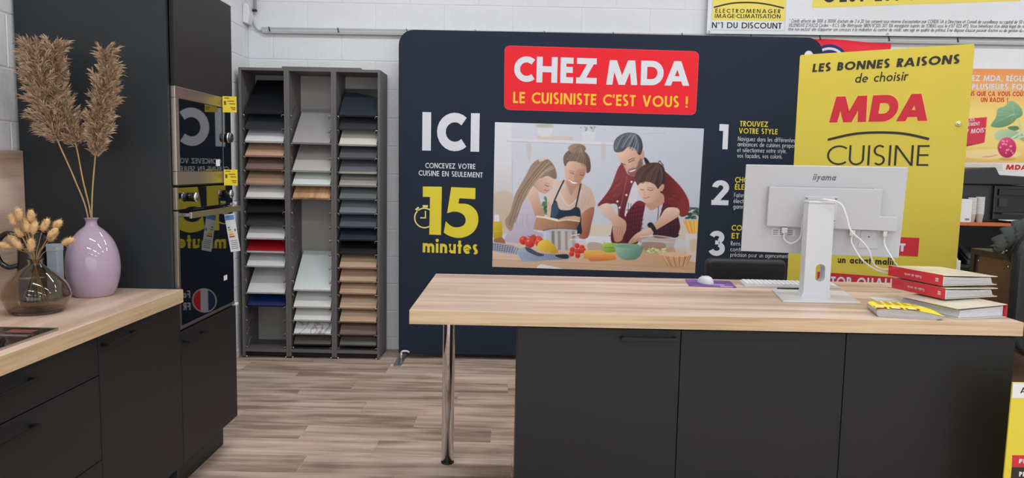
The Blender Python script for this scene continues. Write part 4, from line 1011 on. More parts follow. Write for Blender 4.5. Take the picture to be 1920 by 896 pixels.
    for x, w, col in ((334, 18, (214, 216, 228)), (352, 18, (196, 202, 218)), (378, 16, (120, 112, 108)), (394, 12, (196, 188, 182)), (412, 16, (150, 132, 120)), (432, 18, (206, 196, 188)), (452, 14, (160, 140, 128)), (470, 18, (196, 182, 172)), (492, 18, (140, 124, 116))): L([(x, 636), (x + 2, 742)], w, col, .8, 1)
    L([(322, 634), (370, 624), (440, 622), (514, 630)], 6, (110, 106, 106), .9); L([(292, 638), (322, 642)], 7, (226, 222, 224)); L([(478, 662), (528, 654)], 7, (226, 214, 210))
    for x, y, r in ((214, 688, 24), (296, 688, 24), (268, 674, 18), (248, 702, 28), (304, 700, 26)): D(x, y, r, r, (236, 92, 70), 1, (176, 34, 26)); D(x - r * .3, y - r * .4, r * .2, r * .14, (250, 190, 180), .7)
    L([(236, 664), (258, 670), (276, 662)], 4, (70, 80, 50))
    P([(176, 748), (232, 724), (262, 740), (300, 758), (380, 764), (464, 768), (460, 790), (340, 798), (214, 807), (196, 790)], (170, 182, 202), col2=(134, 148, 174), g=((200, 740), (400, 800)))
    for k in range(22): x = 190 + k * 12; L([(x, 752), (x + 18, 800)], 2.5, (84, 96, 124), .5)
    P([(222, 726), (250, 730), (288, 752), (330, 768), (300, 776), (240, 752)], (50, 60, 84), .8); P([(390, 770), (450, 764), (465, 772), (460, 788), (420, 786)], (38, 44, 58), .95)
    P([(290, 716), (306, 692), (340, 684), (372, 700), (402, 738), (404, 758), (380, 762), (330, 752), (296, 744)], (240, 208, 92), col2=(204, 158, 40), g=((310, 690), (380, 760)))
    P([(470, 680), (560, 684), (566, 740), (474, 750)], (220, 214, 222), .45); L([(470, 682), (560, 686)], 5, (232, 226, 230), .8)
    for x, y in ((512, 718), (540, 728), (486, 740), (530, 746), (512, 748), (548, 744), (482, 762), (516, 771)): D(x, y, 15, 15, (232, 80, 66), 1, (180, 36, 30))
    P([(576, 700), (650, 706), (656, 745), (580, 742)], (190, 168, 150), .9)
    P([(660, 690), (672, 700), (820, 706), (848, 716), (720, 752), (660, 746)], (186, 206, 104), col2=(128, 160, 60), g=((680, 700), (700, 750))); L([(664, 726), (720, 730)], 5, (110, 146, 50), .7)
    P([(552, 752), (570, 742), (660, 748), (660, 776), (560, 790)], (236, 190, 96), col2=(216, 150, 66), g=((600, 745), (600, 785))); P([(578, 776), (596, 760), (716, 756), (726, 776), (718, 796), (590, 803)], (240, 180, 92), col2=(206, 116, 62), g=((650, 758), (650, 800)))
    P([(722, 716), (770, 708), (830, 710), (880, 724), (866, 770), (836, 794), (772, 794), (738, 768)], (146, 188, 170), col2=(104, 142, 124), g=((760, 720), (820, 790))); P([(726, 718), (775, 711), (830, 714), (876, 724), (820, 730), (760, 728)], (120, 164, 150))
    P([(864, 668), (960, 660), (1060, 676), (1054, 720), (1030, 756), (900, 758), (876, 720)], (176, 158, 140), .55); L([(864, 668), (960, 662), (1060, 678)], 4, (226, 222, 222), .9); L([(870, 690), (960, 694), (1056, 698)], 4, (214, 208, 190), .7); P([(880, 700), (1000, 704), (990, 740), (890, 740)], (150, 110, 92), .6)
    for k in range(40): D(c.rd.uniform(905, 1010), c.rd.uniform(732, 758), 7, 5, c.rd.choice([(206, 212, 150), (170, 182, 104), (226, 226, 176)]), .9)
    P([(1062, 690), (1118, 692), (1120, 752), (1066, 754)], (214, 210, 214), .7); P([(1118, 650), (1184, 655), (1178, 808), (1124, 800)], (222, 216, 216), .75, smooth=False); P([(1140, 690), (1178, 680), (1178, 740), (1150, 750)], (214, 184, 146), .7)
    P([(1104, 576), (1192, 578), (1184, 650), (1138, 650)], (240, 184, 84), smooth=False)
    for k in range(9): L([(1110 + k * 9, 578), (1138 + k * 5, 648)], 3, c.rd.choice([(214, 138, 50), (250, 216, 140)]), .7)
    P([(968, 764), (1060, 752), (1152, 770), (1136, 806), (1120, 832), (1060, 838), (1018, 832)], (214, 172, 132), col2=(186, 132, 92), g=((1000, 770), (1100, 830)), smooth=False); P([(970, 764), (1060, 752), (1150, 770), (1060, 780)], (226, 190, 150))
    for k in range(15): x = 985 + k * 11; L([(x, 775), (1024 + k * 6.6, 832)], 4, c.rd.choice([(238, 206, 170), (168, 116, 78), (250, 232, 214)]), .6)
    return c

def paint_radish(W=150, H=250):
    # coordinates of the poster picture, right part of a larger sheet
    c = Canvas(W, H, [(-100, 78), (620, 84), (620, 896), (-100, 890)], (240, 214, 120))
    P, L, D = c.poly, c.line, c.disc
    P([(-110, 60), (640, 60), (640, 900), (-110, 900)], (236, 150, 92), col2=(244, 220, 130), g=((200, 80), (200, 420)), smooth=False)
    P([(-110, 700), (640, 700), (640, 900), (-110, 900)], (240, 212, 124), .9, (224, 186, 110), ((0, 700), (0, 860)), 6, False)
    D(240, 760, 250, 40, (250, 232, 170), .7, blur=8)
    P([(30, 478), (216, 464), (196, 668), (20, 690)], (214, 62, 84), smooth=False); P([(20, 690), (196, 668), (150, 678), (20, 706)], (150, 36, 56), smooth=False)
    P([(245, 530), (285, 470), (300, 400), (360, 375), (390, 338), (440, 345), (490, 400), (495, 450), (450, 480), (420, 510), (360, 540), (290, 548)], (150, 190, 150), col2=(96, 146, 108), g=((300, 380), (420, 540)))
    P([(380, 545), (450, 535), (470, 560), (420, 575)], (96, 140, 96)); P([(275, 610), (310, 570), (370, 560), (440, 575), (500, 600), (520, 660), (460, 640), (380, 640), (300, 650)], (190, 212, 176), col2=(150, 184, 140), g=((300, 570), (480, 650)))
    L([(470, 640), (480, 560), (470, 480)], 16, (196, 216, 178)); L([(400, 640), (480, 590), (540, 560)], 14, (206, 222, 190)); L([(430, 650), (500, 620), (560, 640)], 12, (200, 218, 184))
    for k in range(9): L([(430, 440), (c.rd.uniform(260, 490), c.rd.uniform(360, 540))], 4, (186, 212, 180), .5)
    L([(300, 765), (240, 780), (180, 782)], 10, (232, 150, 160)); L([(200, 782), (120, 768), (50, 730)], 4, (244, 214, 190))
    D(375, 800, 70, 14, (190, 150, 90), .6, blur=3); D(374, 708, 75, 82, (226, 84, 128), 1, (176, 30, 84))
    for k in range(16): D(c.rd.uniform(320, 425), c.rd.uniform(650, 770), 7, 8, (248, 178, 200), .8)
    P([(-110, 830), (640, 830), (640, 900), (-110, 900)], (236, 232, 226), smooth=False)
    for k in range(5): L([(-80, 842 + k * 11), (340, 842 + k * 11)], 4, (150, 146, 140), .6)
    return c

# lines of print: text, u0, v0, u1, v1, cap height, stroke weight, ink, slant, letter gap
TXT_BACKDROP = [
  ('CHEZ', -0.0092, 2.0347, 0.5819, 2.0295, 0.1794, 0.235, 'white', 0, 0.12),
  ('MDA', 0.6487, 2.0263, 1.2472, 2.0295, 0.1720, 0.25, 'white', 0, 0.12),
  ("LE CUISINISTE C'EST VOUS !", -0.0119, 1.8841, 1.2386, 1.8749, 0.0791, 0.18, 'amber', 0, 0.12),
  ('ICI', -0.6605, 1.5333, -0.2495, 1.5319, 0.2737, 0.245, 'white', 0, 0.17),
  ('CONCEVEZ VOTRE', -0.6367, 1.4074, -0.2761, 1.4069, 0.0376, 0.16, 'white', 0, 0.12),
  ('CUISINE EN SEULEMENT', -0.6845, 1.3526, -0.2212, 1.3465, 0.0377, 0.16, 'white', 0, 0.12),
  ('minutes', -0.6505, 0.7939, -0.2473, 0.7883, 0.1038, 0.2, 'yellow', 0, 0.12),
  ('TROUVEZ', 1.6195, 1.7515, 1.8215, 1.7502, 0.0379, 0.17, 'yellow', 0, 0.12),
  ('VOTRE STYLE', 1.6143, 1.7005, 1.8929, 1.6985, 0.0380, 0.17, 'yellow', 0, 0.12),
  ('Naviguez dans les différentes', 1.6112, 1.6472, 2.0203, 1.6439, 0.0312, 0.11, 'white', 0, 0.12),
  ('ambiances de cuisines proposées', 1.6097, 1.6091, 2.0764, 1.6050, 0.0312, 0.11, 'white', 0, 0.12),
  ('et sélectionnez votre style,', 1.6094, 1.5671, 1.9632, 1.5665, 0.0313, 0.11, 'white', 0, 0.12),
  ('vos façades, vos coloris.', 1.6114, 1.5270, 1.9367, 1.5258, 0.0313, 0.11, 'white', 0, 0.12),
  ('CHO', 1.6048, 1.3484, 1.7014, 1.3477, 0.0396, 0.17, 'yellow', 0, 0.12),
  ('ÉLEC', 1.6062, 1.2968, 1.7079, 1.2965, 0.0397, 0.17, 'yellow', 0, 0.12),
  ('Faites', 1.6023, 1.2419, 1.6797, 1.2419, 0.0316, 0.11, 'white', 0, 0.12),
  ('électr', 1.6006, 1.1997, 1.6857, 1.1995, 0.0317, 0.11, 'white', 0, 0.12),
  ('gamm', 1.6006, 1.1590, 1.6878, 1.1589, 0.0318, 0.11, 'white', 0, 0.12),
  ('CO', 1.5964, 0.9996, 1.6726, 0.9988, 0.0408, 0.17, 'yellow', 0, 0.12),
  ('ET', 1.5992, 0.9411, 1.6549, 0.9406, 0.0409, 0.17, 'yellow', 0, 0.12),
  ('Rens', 1.5963, 0.8902, 1.6644, 0.8900, 0.0320, 0.11, 'white', 0, 0.12),
  ('contr', 1.5945, 0.8471, 1.6802, 0.8468, 0.0321, 0.11, 'white', 0, 0.12),
  ('précision pour un agencement', 1.5964, 0.8079, 2.0215, 0.8047, 0.0321, 0.11, 'white', 0, 0.12),
  ('Fa', -0.380, 0.421, -0.325, 0.4205, 0.056, 0.18, 'white', 0, 0.12),
  ('FR', -0.380, 0.331, -0.325, 0.3305, 0.056, 0.18, 'white', 0, 0.12),
]
TXT_BOARD = [
  ('LES BONNES RAISONS', 0.0747, 2.0256, 0.8248, 2.0332, 0.0487, 0.225, 'ink', 0.1, 0.12),
  ('de choisir', 0.3112, 1.9523, 0.5801, 1.9543, 0.0520, 0.14, 'ink', 0.12, 0.12),
  ('MDA', 0.1843, 1.7262, 0.7124, 1.7281, 0.1502, 0.3, 'red', 0.1, 0.08),
  ('CUISINE', 0.1856, 1.4764, 0.7154, 1.4783, 0.1153, 0.085, 'ink', 0, 0.14),
  ('T', 0.6005, 0.9894, 0.6316, 0.9900, 0.0460, 0.25, 'white', 0, 0.12),
  ('un achat malin', 0.2793, 0.8957, 0.5906, 0.9084, 0.0399, 0.2, 'ink', 0, 0.12),
  ('TOP QUALI', 0.2492, 0.7492, 0.5775, 0.7674, 0.0612, 0.2, 'white', 0, 0.12),
]
TXT_BANNER = [
  ('ELECTROMENAGER', 1.4578, 2.5833, 1.9351, 2.5888, 0.0290, 0.17, 'ink', 0, 0.3),
  ('IMAGE·CLIMATISATION', 1.4556, 2.5465, 1.9372, 2.5521, 0.0291, 0.17, 'ink', 0, 0.12),
  ('N°1 DU DISCOUNT', 1.4378, 2.4738, 1.9491, 2.4781, 0.0421, 0.17, 'ink', 0, 0.12),
  ("* Crédit affecté de 100€ à 3000€ d'achats de 3 à 20 fois consenti sous réserve d'acceptation par COFIDIS SA à Directoire et Conseil de surveillance au capital de 50 0", 2.0014, 2.5239, 3.7316, 2.5495, 0.0253, 0.11, 'ink', 0.15, 0.12),
  ("VILLENEUVE D'ASCQ Cedex – R.C.S. Lille Métropole SIREN N°325 307 106 enregistré auprès de l'ORIAS sous le n°07 023 493. Vous bénéficiez d'un délai légal de ré", 1.9992, 2.4936, 3.7342, 2.5189, 0.0253, 0.11, 'ink', 0.15, 0.12),
  ("titre non exclusif afin d'apporter son concours à la réalisation du contrat de crédit, sans agir en qualité de prêteur, il ne dispose d'aucun pouvoir d'octroi ou de gestion du c", 1.9969, 2.4645, 3.7369, 2.4883, 0.0252, 0.11, 'ink', 0.15, 0.12),
  ("C'EST EST P", 2.2355, 2.6710, 2.9329, 2.7036, 0.1214, 0.2, 'ink', 0, 0.12),
]
TXT_POSTER = [
  ('EZ MDA, RÉGLEZ', 3.4113, 2.1350, 3.8454, 2.1397, 0.0431, 0.2, 'white', 0, 0.12),
  ('PLUSIEURS FOIS', 3.4163, 2.0723, 3.8388, 2.0787, 0.0431, 0.2, 'white', 0, 0.12),
  ('NS QUE ÇA VOUS COÛTE', 3.3981, 2.0259, 3.8349, 2.0314, 0.0338, 0.19, 'red', 0, 0.12),
  ('UN RADIS !', 3.4903, 1.9820, 3.6911, 1.9848, 0.0338, 0.19, 'red', 0, 0.12),
  ('OUS', 3.4033, 1.8351, 3.4550, 1.8401, 0.0258, 0.17, 'white', 0, 0.12),
  ('LEMENT', 3.3980, 1.8013, 3.4956, 1.8092, 0.0258, 0.17, 'white', 0, 0.12),
  ('/ MOIS*', 3.4026, 1.7438, 3.5418, 1.7585, 0.0341, 0.2, 'white', 0, 0.12),
  ('MDA', 3.7177, 1.4824, 3.8789, 1.4836, 0.0380, 0.3, 'red', 0.1, 0.12),
]
TXT_FLAG = [

]
TXT_SIGN = [
  ('A', -0.0082, 0.6883, 0.0155, 0.6888, 0.0206, 0.2, 'ink', 0, 0.12),
  ('FI', 0.0095, 0.4412, 0.0298, 0.4416, 0.0152, 0.25, 'white', 0, 0.12),
  ('PR', 0.0137, 0.3935, 0.0376, 0.3940, 0.0172, 0.25, 'white', 0, 0.12),
]

# ================================================================== BACKDROP, BOARD, BANNERS
INK = {'white': mat('white print', rgb(222, 224, 232), .6, spec=.2), 'yellow': mat('yellow print', rgb(232, 214, 62), .6, spec=.2), 'amber': mat('amber print', rgb(252, 196, 62), .6, spec=.2),
       'ink': M_ink, 'red': mat('red print', rgb(206, 54, 66), .6, spec=.2)}
def lettering(S, rows, parent, d=.0016, world=True, ink=INK):
    for (s, a0, b0, a1, b1, cap, w, c, sh, gap) in rows:
        S.text('lettering', s, a0, b0, a1, b1, cap, w, ink[c], parent, d=d, shear=sh, gap=gap, world=world)
def quad_round(q, r=.02, n=5):
    """rounded corners of a slightly skewed rectangle TL TR BR BL -> counter-clockwise outline"""
    q = [np.array(p) for p in (q[3], q[2], q[1], q[0])]; out = []
    for i in range(4):
        p, a, b = q[i], q[i - 1], q[(i + 1) % 4]
        u = (a - p) / np.linalg.norm(a - p); v = (b - p) / np.linalg.norm(b - p)
        for k in range(n + 1):
            t = k / n; th = t * PI / 2
            out.append(tuple(p + u * r * (1 - math.sin(th)) + v * r * (1 - math.cos(th))))
    return out
M_navy = mat('navy stretch fabric', rgb(38, 47, 63), 0.8, var=.06, vscale=1.3, bump=.15, bscale=400, spec=.2)
bd = thing('fabric_backdrop', 'large navy stretch-fabric exhibition backdrop with printed family photograph and slogans', 'backdrop', (.68, 5.34, 0), kind='thing')
SB = Sheet((0, 5.325, 0), (1, 0, 0))
def soft_outline(x0, x1, z0, z1, r):
    return [(x0 + .012, z0), (x1 - .012, z0)] + rrect(x0, x1, z0, z1, r, 8)[9:27]
MB().prism(soft_outline(-.835, 2.185, .035, 2.385, .11), 5.325, 5.357, 'y').build('fabric', M_navy, bd, .008, 3)
M_red = mat('red panel print', rgb(236, 40, 52), .6, spec=.2); M_redl = mat('red panel rim', rgb(245, 90, 98), .6, spec=.2)
RQ = [(-.0769, 2.2836), (1.3013, 2.2698), (1.2981, 1.827), (-.0722, 1.8376)]
rim = [(-.0799, 2.2866), (1.3043, 2.2728), (1.3011, 1.824), (-.0752, 1.8346)]
SB.polys('panel_rim', [quad_round(rim, .038)], M_redl, bd, d=.0006)
SB.polys('red_panel', [quad_round(RQ, .035)], M_red, bd, d=.0011)
paint_family().sheet('photo_print', SB, [(-.1394, 1.7454), (1.3637, 1.7297), (1.3447, .6808), (-.1404, .698)], print_mat('photo print'), bd, .0012)
lettering(SB, TXT_BACKDROP, bd)
one = [(-.6535, 1.2742), (-.5158, 1.275), (-.5178, .924), (-.6038, .9252), (-.6006, 1.1993), (-.6529, 1.1992)]
SB.polys('numeral', [one], INK['yellow'], bd, d=.0018)
five = [(-.4756, 1.0837), (-.4474, 1.2736), (-.2717, 1.2704), (-.2723, 1.1897), (-.3875, 1.1941)] + spline([(-.3937, 1.1559), (-.3222, 1.1507), (-.2644, 1.1061), (-.2471, 1.0377), (-.2671, .9703), (-.319, .9232), (-.3856, .9046), (-.4527, .9167), (-.4989, .9417)], 4) + spline([(-.4845, 1.0253), (-.444, .9907), (-.4009, .982), (-.3563, .9973), (-.3396, 1.0311), (-.3515, 1.0691), (-.3881, 1.0922), (-.431, 1.097)], 4)
SB.polys('numeral', [five], INK['yellow'], bd, d=.0016)
wp = _stroke(_arc(-.640, 1.046, .071, .071, 0, 360, 36), .0095) + _stroke([(-.633, 1.097), (-.633, 1.0465), (-.671, 1.0465)], .0085) + [[(-.6534, 1.1393), (-.6153, 1.14), (-.6151, 1.1238), (-.6532, 1.1231)]] + _stroke([(-.7045, 1.103), (-.6818, 1.1225)], .013) + _stroke([(-.697, 1.107), (-.686, 1.094)], .008)
SB.polys('stopwatch_icon', wp, mat('pale yellow print', rgb(238, 226, 130), .6), bd, d=.0012)
for s_, x, z, cap, wd in (('1', 1.4735, 1.586, .178, .066), ('2', 1.4405, 1.183, .18, .124), ('3', 1.4335, .812, .184, .121)):
    SB.text('numeral', s_, x, z, x + wd, z - .0012, cap, .2 if s_ != '1' else .27, INK['white'], bd, d=.0016)
SB.polys('emblem', [_arc(2.084, 2.262, .03, .03, 0, 345, 23)], INK['white'], bd, d=.0014)
# round French badge low on the fabric, behind the desk
cx, cz, rr = -.484, .405, .083
def band(x0, x1, r):
    p = [(cx + x, cz + math.sqrt(max(r * r - x * x, 0))) for x in np.linspace(x0, x1, 9)] + [(cx + x, cz - math.sqrt(max(r * r - x * x, 0))) for x in np.linspace(x1, x0, 9)]
    return p
SB.polys('badge_rim', [_arc(cx, cz, rr + .008, rr + .008, 0, 350, 35)], INK['white'], bd, d=.0008)
SB.polys('badge_blue', [band(-rr, -rr * .33, rr)], mat('badge blue', rgb(34, 44, 98), .6), bd, d=.0014)
SB.polys('badge_white', [band(-rr * .33, rr * .33, rr)], INK['white'], bd, d=.0014)
SB.polys('badge_red', [band(rr * .33, rr, rr)], M_red, bd, d=.0014)
# frame tube and feet of the backdrop
M_alu = mat('brushed aluminium', rgb(184, 186, 190), .3, metal=1.0)
for x in (-.80, 2.14):
    MB().prism(rrect(x - .028, x + .028, 5.10, 5.50, .02), .0, .007).build('foot_plate', M_alu, bd, .001)
    MB().cyl((x, 5.30, .006), (x, 5.30, .05), .012).build('foot_socket', M_alu, bd)
    MB().tube(spline([(x, 5.30, .045), (x + .01, 5.29, .062), (x + .04, 5.30, .062), (x + .055, 5.315, .05)], 4), .007, 8).build('foot_clip', M_paper, bd)

# yellow board leaning free behind the desk
M_ybd = mat('yellow panel print', rgb(218, 199, 76), .5, var=.02, vscale=2, spec=.3)
bx, by = 1.7096, 4.50
ang = math.atan2(4.03 - 4.5, 2.4672 - 1.7096)
yb = thing('yellow_board', 'tall yellow advertising board with black and red lettering, standing behind monitor', 'sign board', (bx, by, 0), (0, 0, ang))
MB().prism(quad_round([(0, 2.131), (.8916, 2.1345), (.884, .0), (-.003, .0)], .012), .0, .006, 'y').build('panel', M_ybd, yb, .001, world=False)
MB().box(.30, .34, .007, .035, 0, 1.6).build('strut', M_alu, yb, .001, world=False)
MB().prism([(.007, 0), (.42, 0), (.42, .03), (.035, 1.2), (.007, 1.2)], .31, .33, 'x').build('easel_foot', M_alu, yb, .001, world=False)
SY = Sheet((0, 0, 0), (1, 0, 0))
M_pinkrim = mat('pale orange outline print', rgb(246, 190, 96), .6)
pl, W_ = text_polys('MDA', .3, .08)
lettering(SY, TXT_BOARD[:2] + TXT_BOARD[3:4], yb, .0012, False)
(s_, a0, b0, a1, b1, cap, w_, c_, sh, gap) = TXT_BOARD[2]
SY.text('letter_outline', s_, a0 - .004, b0 - .004, a1 + .004 - sh * cap, b1 - .004, cap + .008, .34, M_pinkrim, yb, d=.0006, shear=sh, gap=.06, world=False)
SY.text('lettering', s_, a0, b0, a1 - sh * cap, b1, cap, w_, INK['red'], yb, d=.0012, shear=sh, gap=gap, world=False)
SY.polys('swoosh', _stroke(spline([(.1842, 1.6248), (.3215, 1.6575), (.4528, 1.6655), (.5839, 1.6575), (.7095, 1.627)], 6), .014), M_ink, yb, d=.0012, world=False)
SY.polys('red_label', [[(.2403, .958), (.6973, .9665), (.6984, 1.0729), (.2404, 1.0645)]], INK['red'], yb, d=.0008, world=False)
SY.polys('red_label', [[(.1732, .7086), (.72, .7164), (.72, .8371), (.1721, .832)]], INK['red'], yb, d=.0008, world=False)
lettering(SY, TXT_BOARD[4:], yb, .0014, False)
MB().lathe([(0, 0), (.016, 0), (.013, .006), (0, .007)], n=20).xform(Matrix.Translation((.8441, 0, 1.7094)) @ Matrix.Rotation(PI / 2, 4, 'X')).build('fixing_disc', mat('clear fixing', rgb(226, 216, 150), .2), yb, world=False)
MB().lathe([(0, .007), (.006, .007), (.005, .009), (0, .009)], n=12).xform(Matrix.Translation((.8441, 0, 1.7094)) @ Matrix.Rotation(PI / 2, 4, 'X')).build('fixing_screw', M_chrome, yb, world=False)

# white credit banner high on the wall
M_ban = mat('white vinyl banner', rgb(226, 229, 234), .45, var=.03, vscale=1.5, bump=.1, bscale=3)
bn = thing('credit_banner', 'white vinyl banner with yellow logo and small print, high on the block wall', 'banner', (3.0, 5.53, 2.43))
MB().prism([(1.402, 2.433), (4.4, 2.457), (4.4, 3.30), (1.405, 3.30)], 5.52, 5.528, 'y').build('sheet', M_ban, bn)
SN = Sheet((0, 5.52, 0), (1, 0, 0))
M_by = mat('pale yellow banner print', rgb(238, 219, 96), .5)
SN.polys('logo_frame', [[(1.4305, 2.459), (1.975, 2.4635), (1.971, 2.98), (1.4375, 2.98)]], mat('thin frame print', rgb(170, 172, 178), .5), bn, d=.0006)
SN.polys('logo_ground', [[(1.4328, 2.4612), (1.9728, 2.4657), (1.969, 2.978), (1.4393, 2.978)]], M_ban, bn, d=.001)
SN.polys('logo_yellow', [[(1.4368, 2.5293), (1.9696, 2.5321), (1.9690, 2.97), (1.4385, 2.97)]], M_by, bn, d=.0014)
SN.polys('logo_swoosh', _stroke(spline([(1.4450, 2.6211), (1.5679, 2.6521), (1.6964, 2.6612), (1.822, 2.6533), (1.9600, 2.6262)], 6), .011), M_ink, bn, d=.0018)
SN.polys('yellow_strip', [[(2.1675, 2.6315), (3.686, 2.712), (3.69, 2.95), (2.172, 2.90)]], M_by, bn, d=.001)
lettering(SN, TXT_BANNER, bn, .002)
for a, b in ((1.418, 2.446), (2.73, 2.456)):
    MB().lathe([(.005, 0), (.009, 0), (.009, .002), (.005, .002)], n=14, closed=True).xform(Matrix.Translation((a, 5.5195, b)) @ Matrix.Rotation(PI / 2, 4, 'X')).build('eyelet', M_alu, bn)

# grey cable trunking along the wall with black clips
M_trk = mat('grey plastic trunking', rgb(178, 180, 179), .5, var=.02); M_blk = mat('black plastic', rgb(24, 24, 26), .45)
tr = thing('cable_trunking', 'light grey cable trunking running along the white block wall', 'trunking', (.9, 5.56, 2.38))
def ztr(x): return 2.377 + (x + 1.9) * .0042
MB().prism([(-1.885, ztr(-1.9)), (4.3, ztr(4.3)), (4.3, ztr(4.3) + .044), (-1.885, ztr(-1.9) + .044)], 5.546, 5.575, 'y').build('channel', M_trk, tr, .004)
MB().prism([(-1.885, ztr(-1.9) + .02), (4.3, ztr(4.3) + .02), (4.3, ztr(4.3) + .0235), (-1.885, ztr(-1.9) + .0235)], 5.5445, 5.547, 'y').build('lid_seam', M_joint, tr)
x = -1.838
while x < 4.2:
    MB().prism([(x, ztr(x) + .047), (x + .008, ztr(x) + .047), (x + .012, ztr(x) + .014), (x + .02, ztr(x) + .012), (x + .02, ztr(x) + .02), (x + .016, ztr(x) + .03), (x + .012, ztr(x) + .047)][::-1], 5.539, 5.546, 'y').build('clip', M_blk, tr)
    x += .509
MB().tube(spline([(-1.885, 5.565, ztr(-1.9) + .02), (-1.915, 5.565, 2.40), (-1.94, 5.565, 2.43), (-1.952, 5.565, 2.47)], 5), .006, 8).build('cable', M_trk, tr)
al = thing('alarm_box', 'white plastic alarm sounder box fixed high in the wall corner', 'alarm box', (-1.985, 5.53, 2.43))
MB().prism([(-1.992, 2.44), (-1.955, 2.43), (-1.942, 2.50), (-1.948, 2.56), (-1.965, 2.578), (-1.99, 2.575)], 5.45, 5.55, 'y').xform(Matrix.Translation((-.005, .02, 0))).build('housing', mat('white plastic', rgb(228, 229, 231), .35, var=.01), al, .008, 3)
MB().cyl((-1.934, 5.555, 2.535), (-1.934, 5.555, 3.3), .012).build('conduit', M_trk, al)
MB().box(-1.948, -1.918, 5.538, 5.56, 2.532, 2.546).build('conduit_clip', M_blk, al)

# red flag behind the backdrop corner
fl = thing('red_flag', 'red flag with dark blue and white rings, pinned behind the backdrop corner', 'flag', (2.5, 5.545, 1.5))
M_flag = mat('red flag cloth', rgb(232, 38, 60), .7, var=.08, vscale=4)
vs = []; fs = []; nx, nz = 24, 14
for i in range(nx + 1):
    for j in range(nz + 1):
        u, v = i / nx, j / nz
        vs.append((2.05 + u * .725 - .03 * (1 - v) * u, 5.548 - .012 * math.sin(u * 9) * (1 - v) - .004, 1.5 + v * (.905 + .012 * math.sin(u * 5))))
for i in range(nx):
    for j in range(nz): k = i * (nz + 1) + j; fs.append((k, k + nz + 1, k + nz + 2, k + 1))
fo = MB().add(vs, fs, True).build('cloth', M_flag, fl)
md = fo.modifiers.new('thick', 'SOLIDIFY'); md.thickness = .002
SF = Sheet((0, 5.526, 0), (1, 0, 0)); bl = mat('blue flag print', rgb(34, 44, 112), .7)
for r_, w_, m_ in ((.142, .022, bl), (.121, .02, INK['white']), (.098, .03, bl), (.075, .016, INK['white'])):
    SF.polys('ring', _stroke(_arc(2.315, 2.222, r_, r_, 0, 360, 40), w_), m_, fl, d=.0)

# radish poster
po = thing('radish_poster', 'orange and yellow poster with a pink radish, on the wall above printer', 'poster', (3.8, 5.575, 1.38))
MB().box(3.16, 4.3, 5.5755, 5.578, 1.38, 2.232).build('sheet', M_paper, po)
SR = Sheet((0, 5.575, 0), (1, 0, 0))
SR.polys('orange_ground', [[(3.165, 1.385), (3.30, 1.385), (3.30, 2.229), (3.165, 2.229)], [(3.88, 1.385), (4.295, 1.385), (4.295, 2.229), (3.88, 2.229)]], mat('poster yellow print', rgb(242, 200, 116), .5), po, d=.0006)
def zoomuv(x, y): # poster picture coordinates to sheet
    u = x / 512.0; v = y / 896.0
    a = np.array((3.3108, 2.2974)) * (1 - u) + np.array((3.787, 2.3067)) * u; b = np.array((3.3762, 1.4675)) * (1 - u) + np.array((3.8593, 1.4772)) * u
    return tuple(a * (1 - v) + b * v)
paint_radish().sheet('picture_print', SR, [zoomuv(-100, 78), zoomuv(620, 84), zoomuv(620, 896), zoomuv(-100, 890)], print_mat('photo print'), po, .0012)
lettering(SR, TXT_POSTER, po, .002)

# ================================================================== SALES DESK
M_topD = wood('worktop oak, across', rgb(180, 152, 134), rgb(210, 185, 168), rgb(224, 201, 186), axis=0, rough=0.42, knots=0.25, streak=13)
M_edgeD = wood('worktop edge, across', rgb(178, 152, 118), rgb(204, 178, 144), rgb(218, 196, 164), axis=0, rough=0.45, knots=0.2, streak=30)
dk = thing('desk_worktop', 'long oak-look desk worktop carried by black cabinets and one chrome leg', 'worktop', (.73, 3.08, 0))
MB().box(-.366, 1.862, 2.6225, 3.545, .8485, .9).build('top_board', M_topD, dk, .0012)
MB().box(-.366, 1.862, 2.621, 2.6225, .8492, .8993).build('edge_band', M_edgeD, dk)
MB().box(-.3675, -.366, 2.6225, 3.545, .8492, .8993).build('edge_band', M_edgeD, dk)
lg = MB().lathe([(0, .006), (.029, .006), (.029, .80), (.0285, .802), (0, .802)], -.29, 3.42, 0, 32).build('leg', M_chrome, dk)
MB().lathe([(.026, 0), (.0315, 0), (.0315, .006), (.0295, .009), (.026, .009)], -.29, 3.42, 0, 32, True).build('leg_foot', M_blk, lg)
MB().lathe([(.0255, .80), (.031, .80), (.031, .807), (.0255, .807)], -.29, 3.42, 0, 32, True).build('leg_collar', M_chrome, lg)
MB().lathe([(0, .807), (.0245, .807), (.0245, .842), (.045, .843), (.045, .8484), (0, .8484)], -.29, 3.42, 0, 32).build('leg_head', M_chrome, lg)
XS = [.0265, .626, 1.231, 1.852]
lb = ['left', 'middle', 'right']
for i in range(3):
    a, b = XS[i], XS[i + 1]
    lab = ['black desk cabinet with a bar handle, next to the knee space', 'plain black desk cabinet in the middle below the monitor', 'plain black desk cabinet at the right end below the binders'][i]
    t = thing('desk_cabinet', lab, 'cabinet', ((a + b) / 2, 2.95, 0), group='black cabinets under the desk')
    MB().box(a + .001, b - .001, 2.66, 3.235, .10, .848).build('carcass', M_carc, t)
    MB().box(a + .001, b - .001, 2.70, 3.19, 0, .10).build('plinth', M_carc, t)
    d_ = MB().box(a + .0015, b - .0015, 2.64, 2.659, .012, .842).build('door', M_black, t, .0012)
    if i == 0:
        mb = MB().box(.404, .606, 2.606, 2.614, .806, .818)
        for x in (.404, .594): mb.box(x, x + .012, 2.614, 2.64, .806, .818)
        mb.build('handle', M_hand, d_, .001)

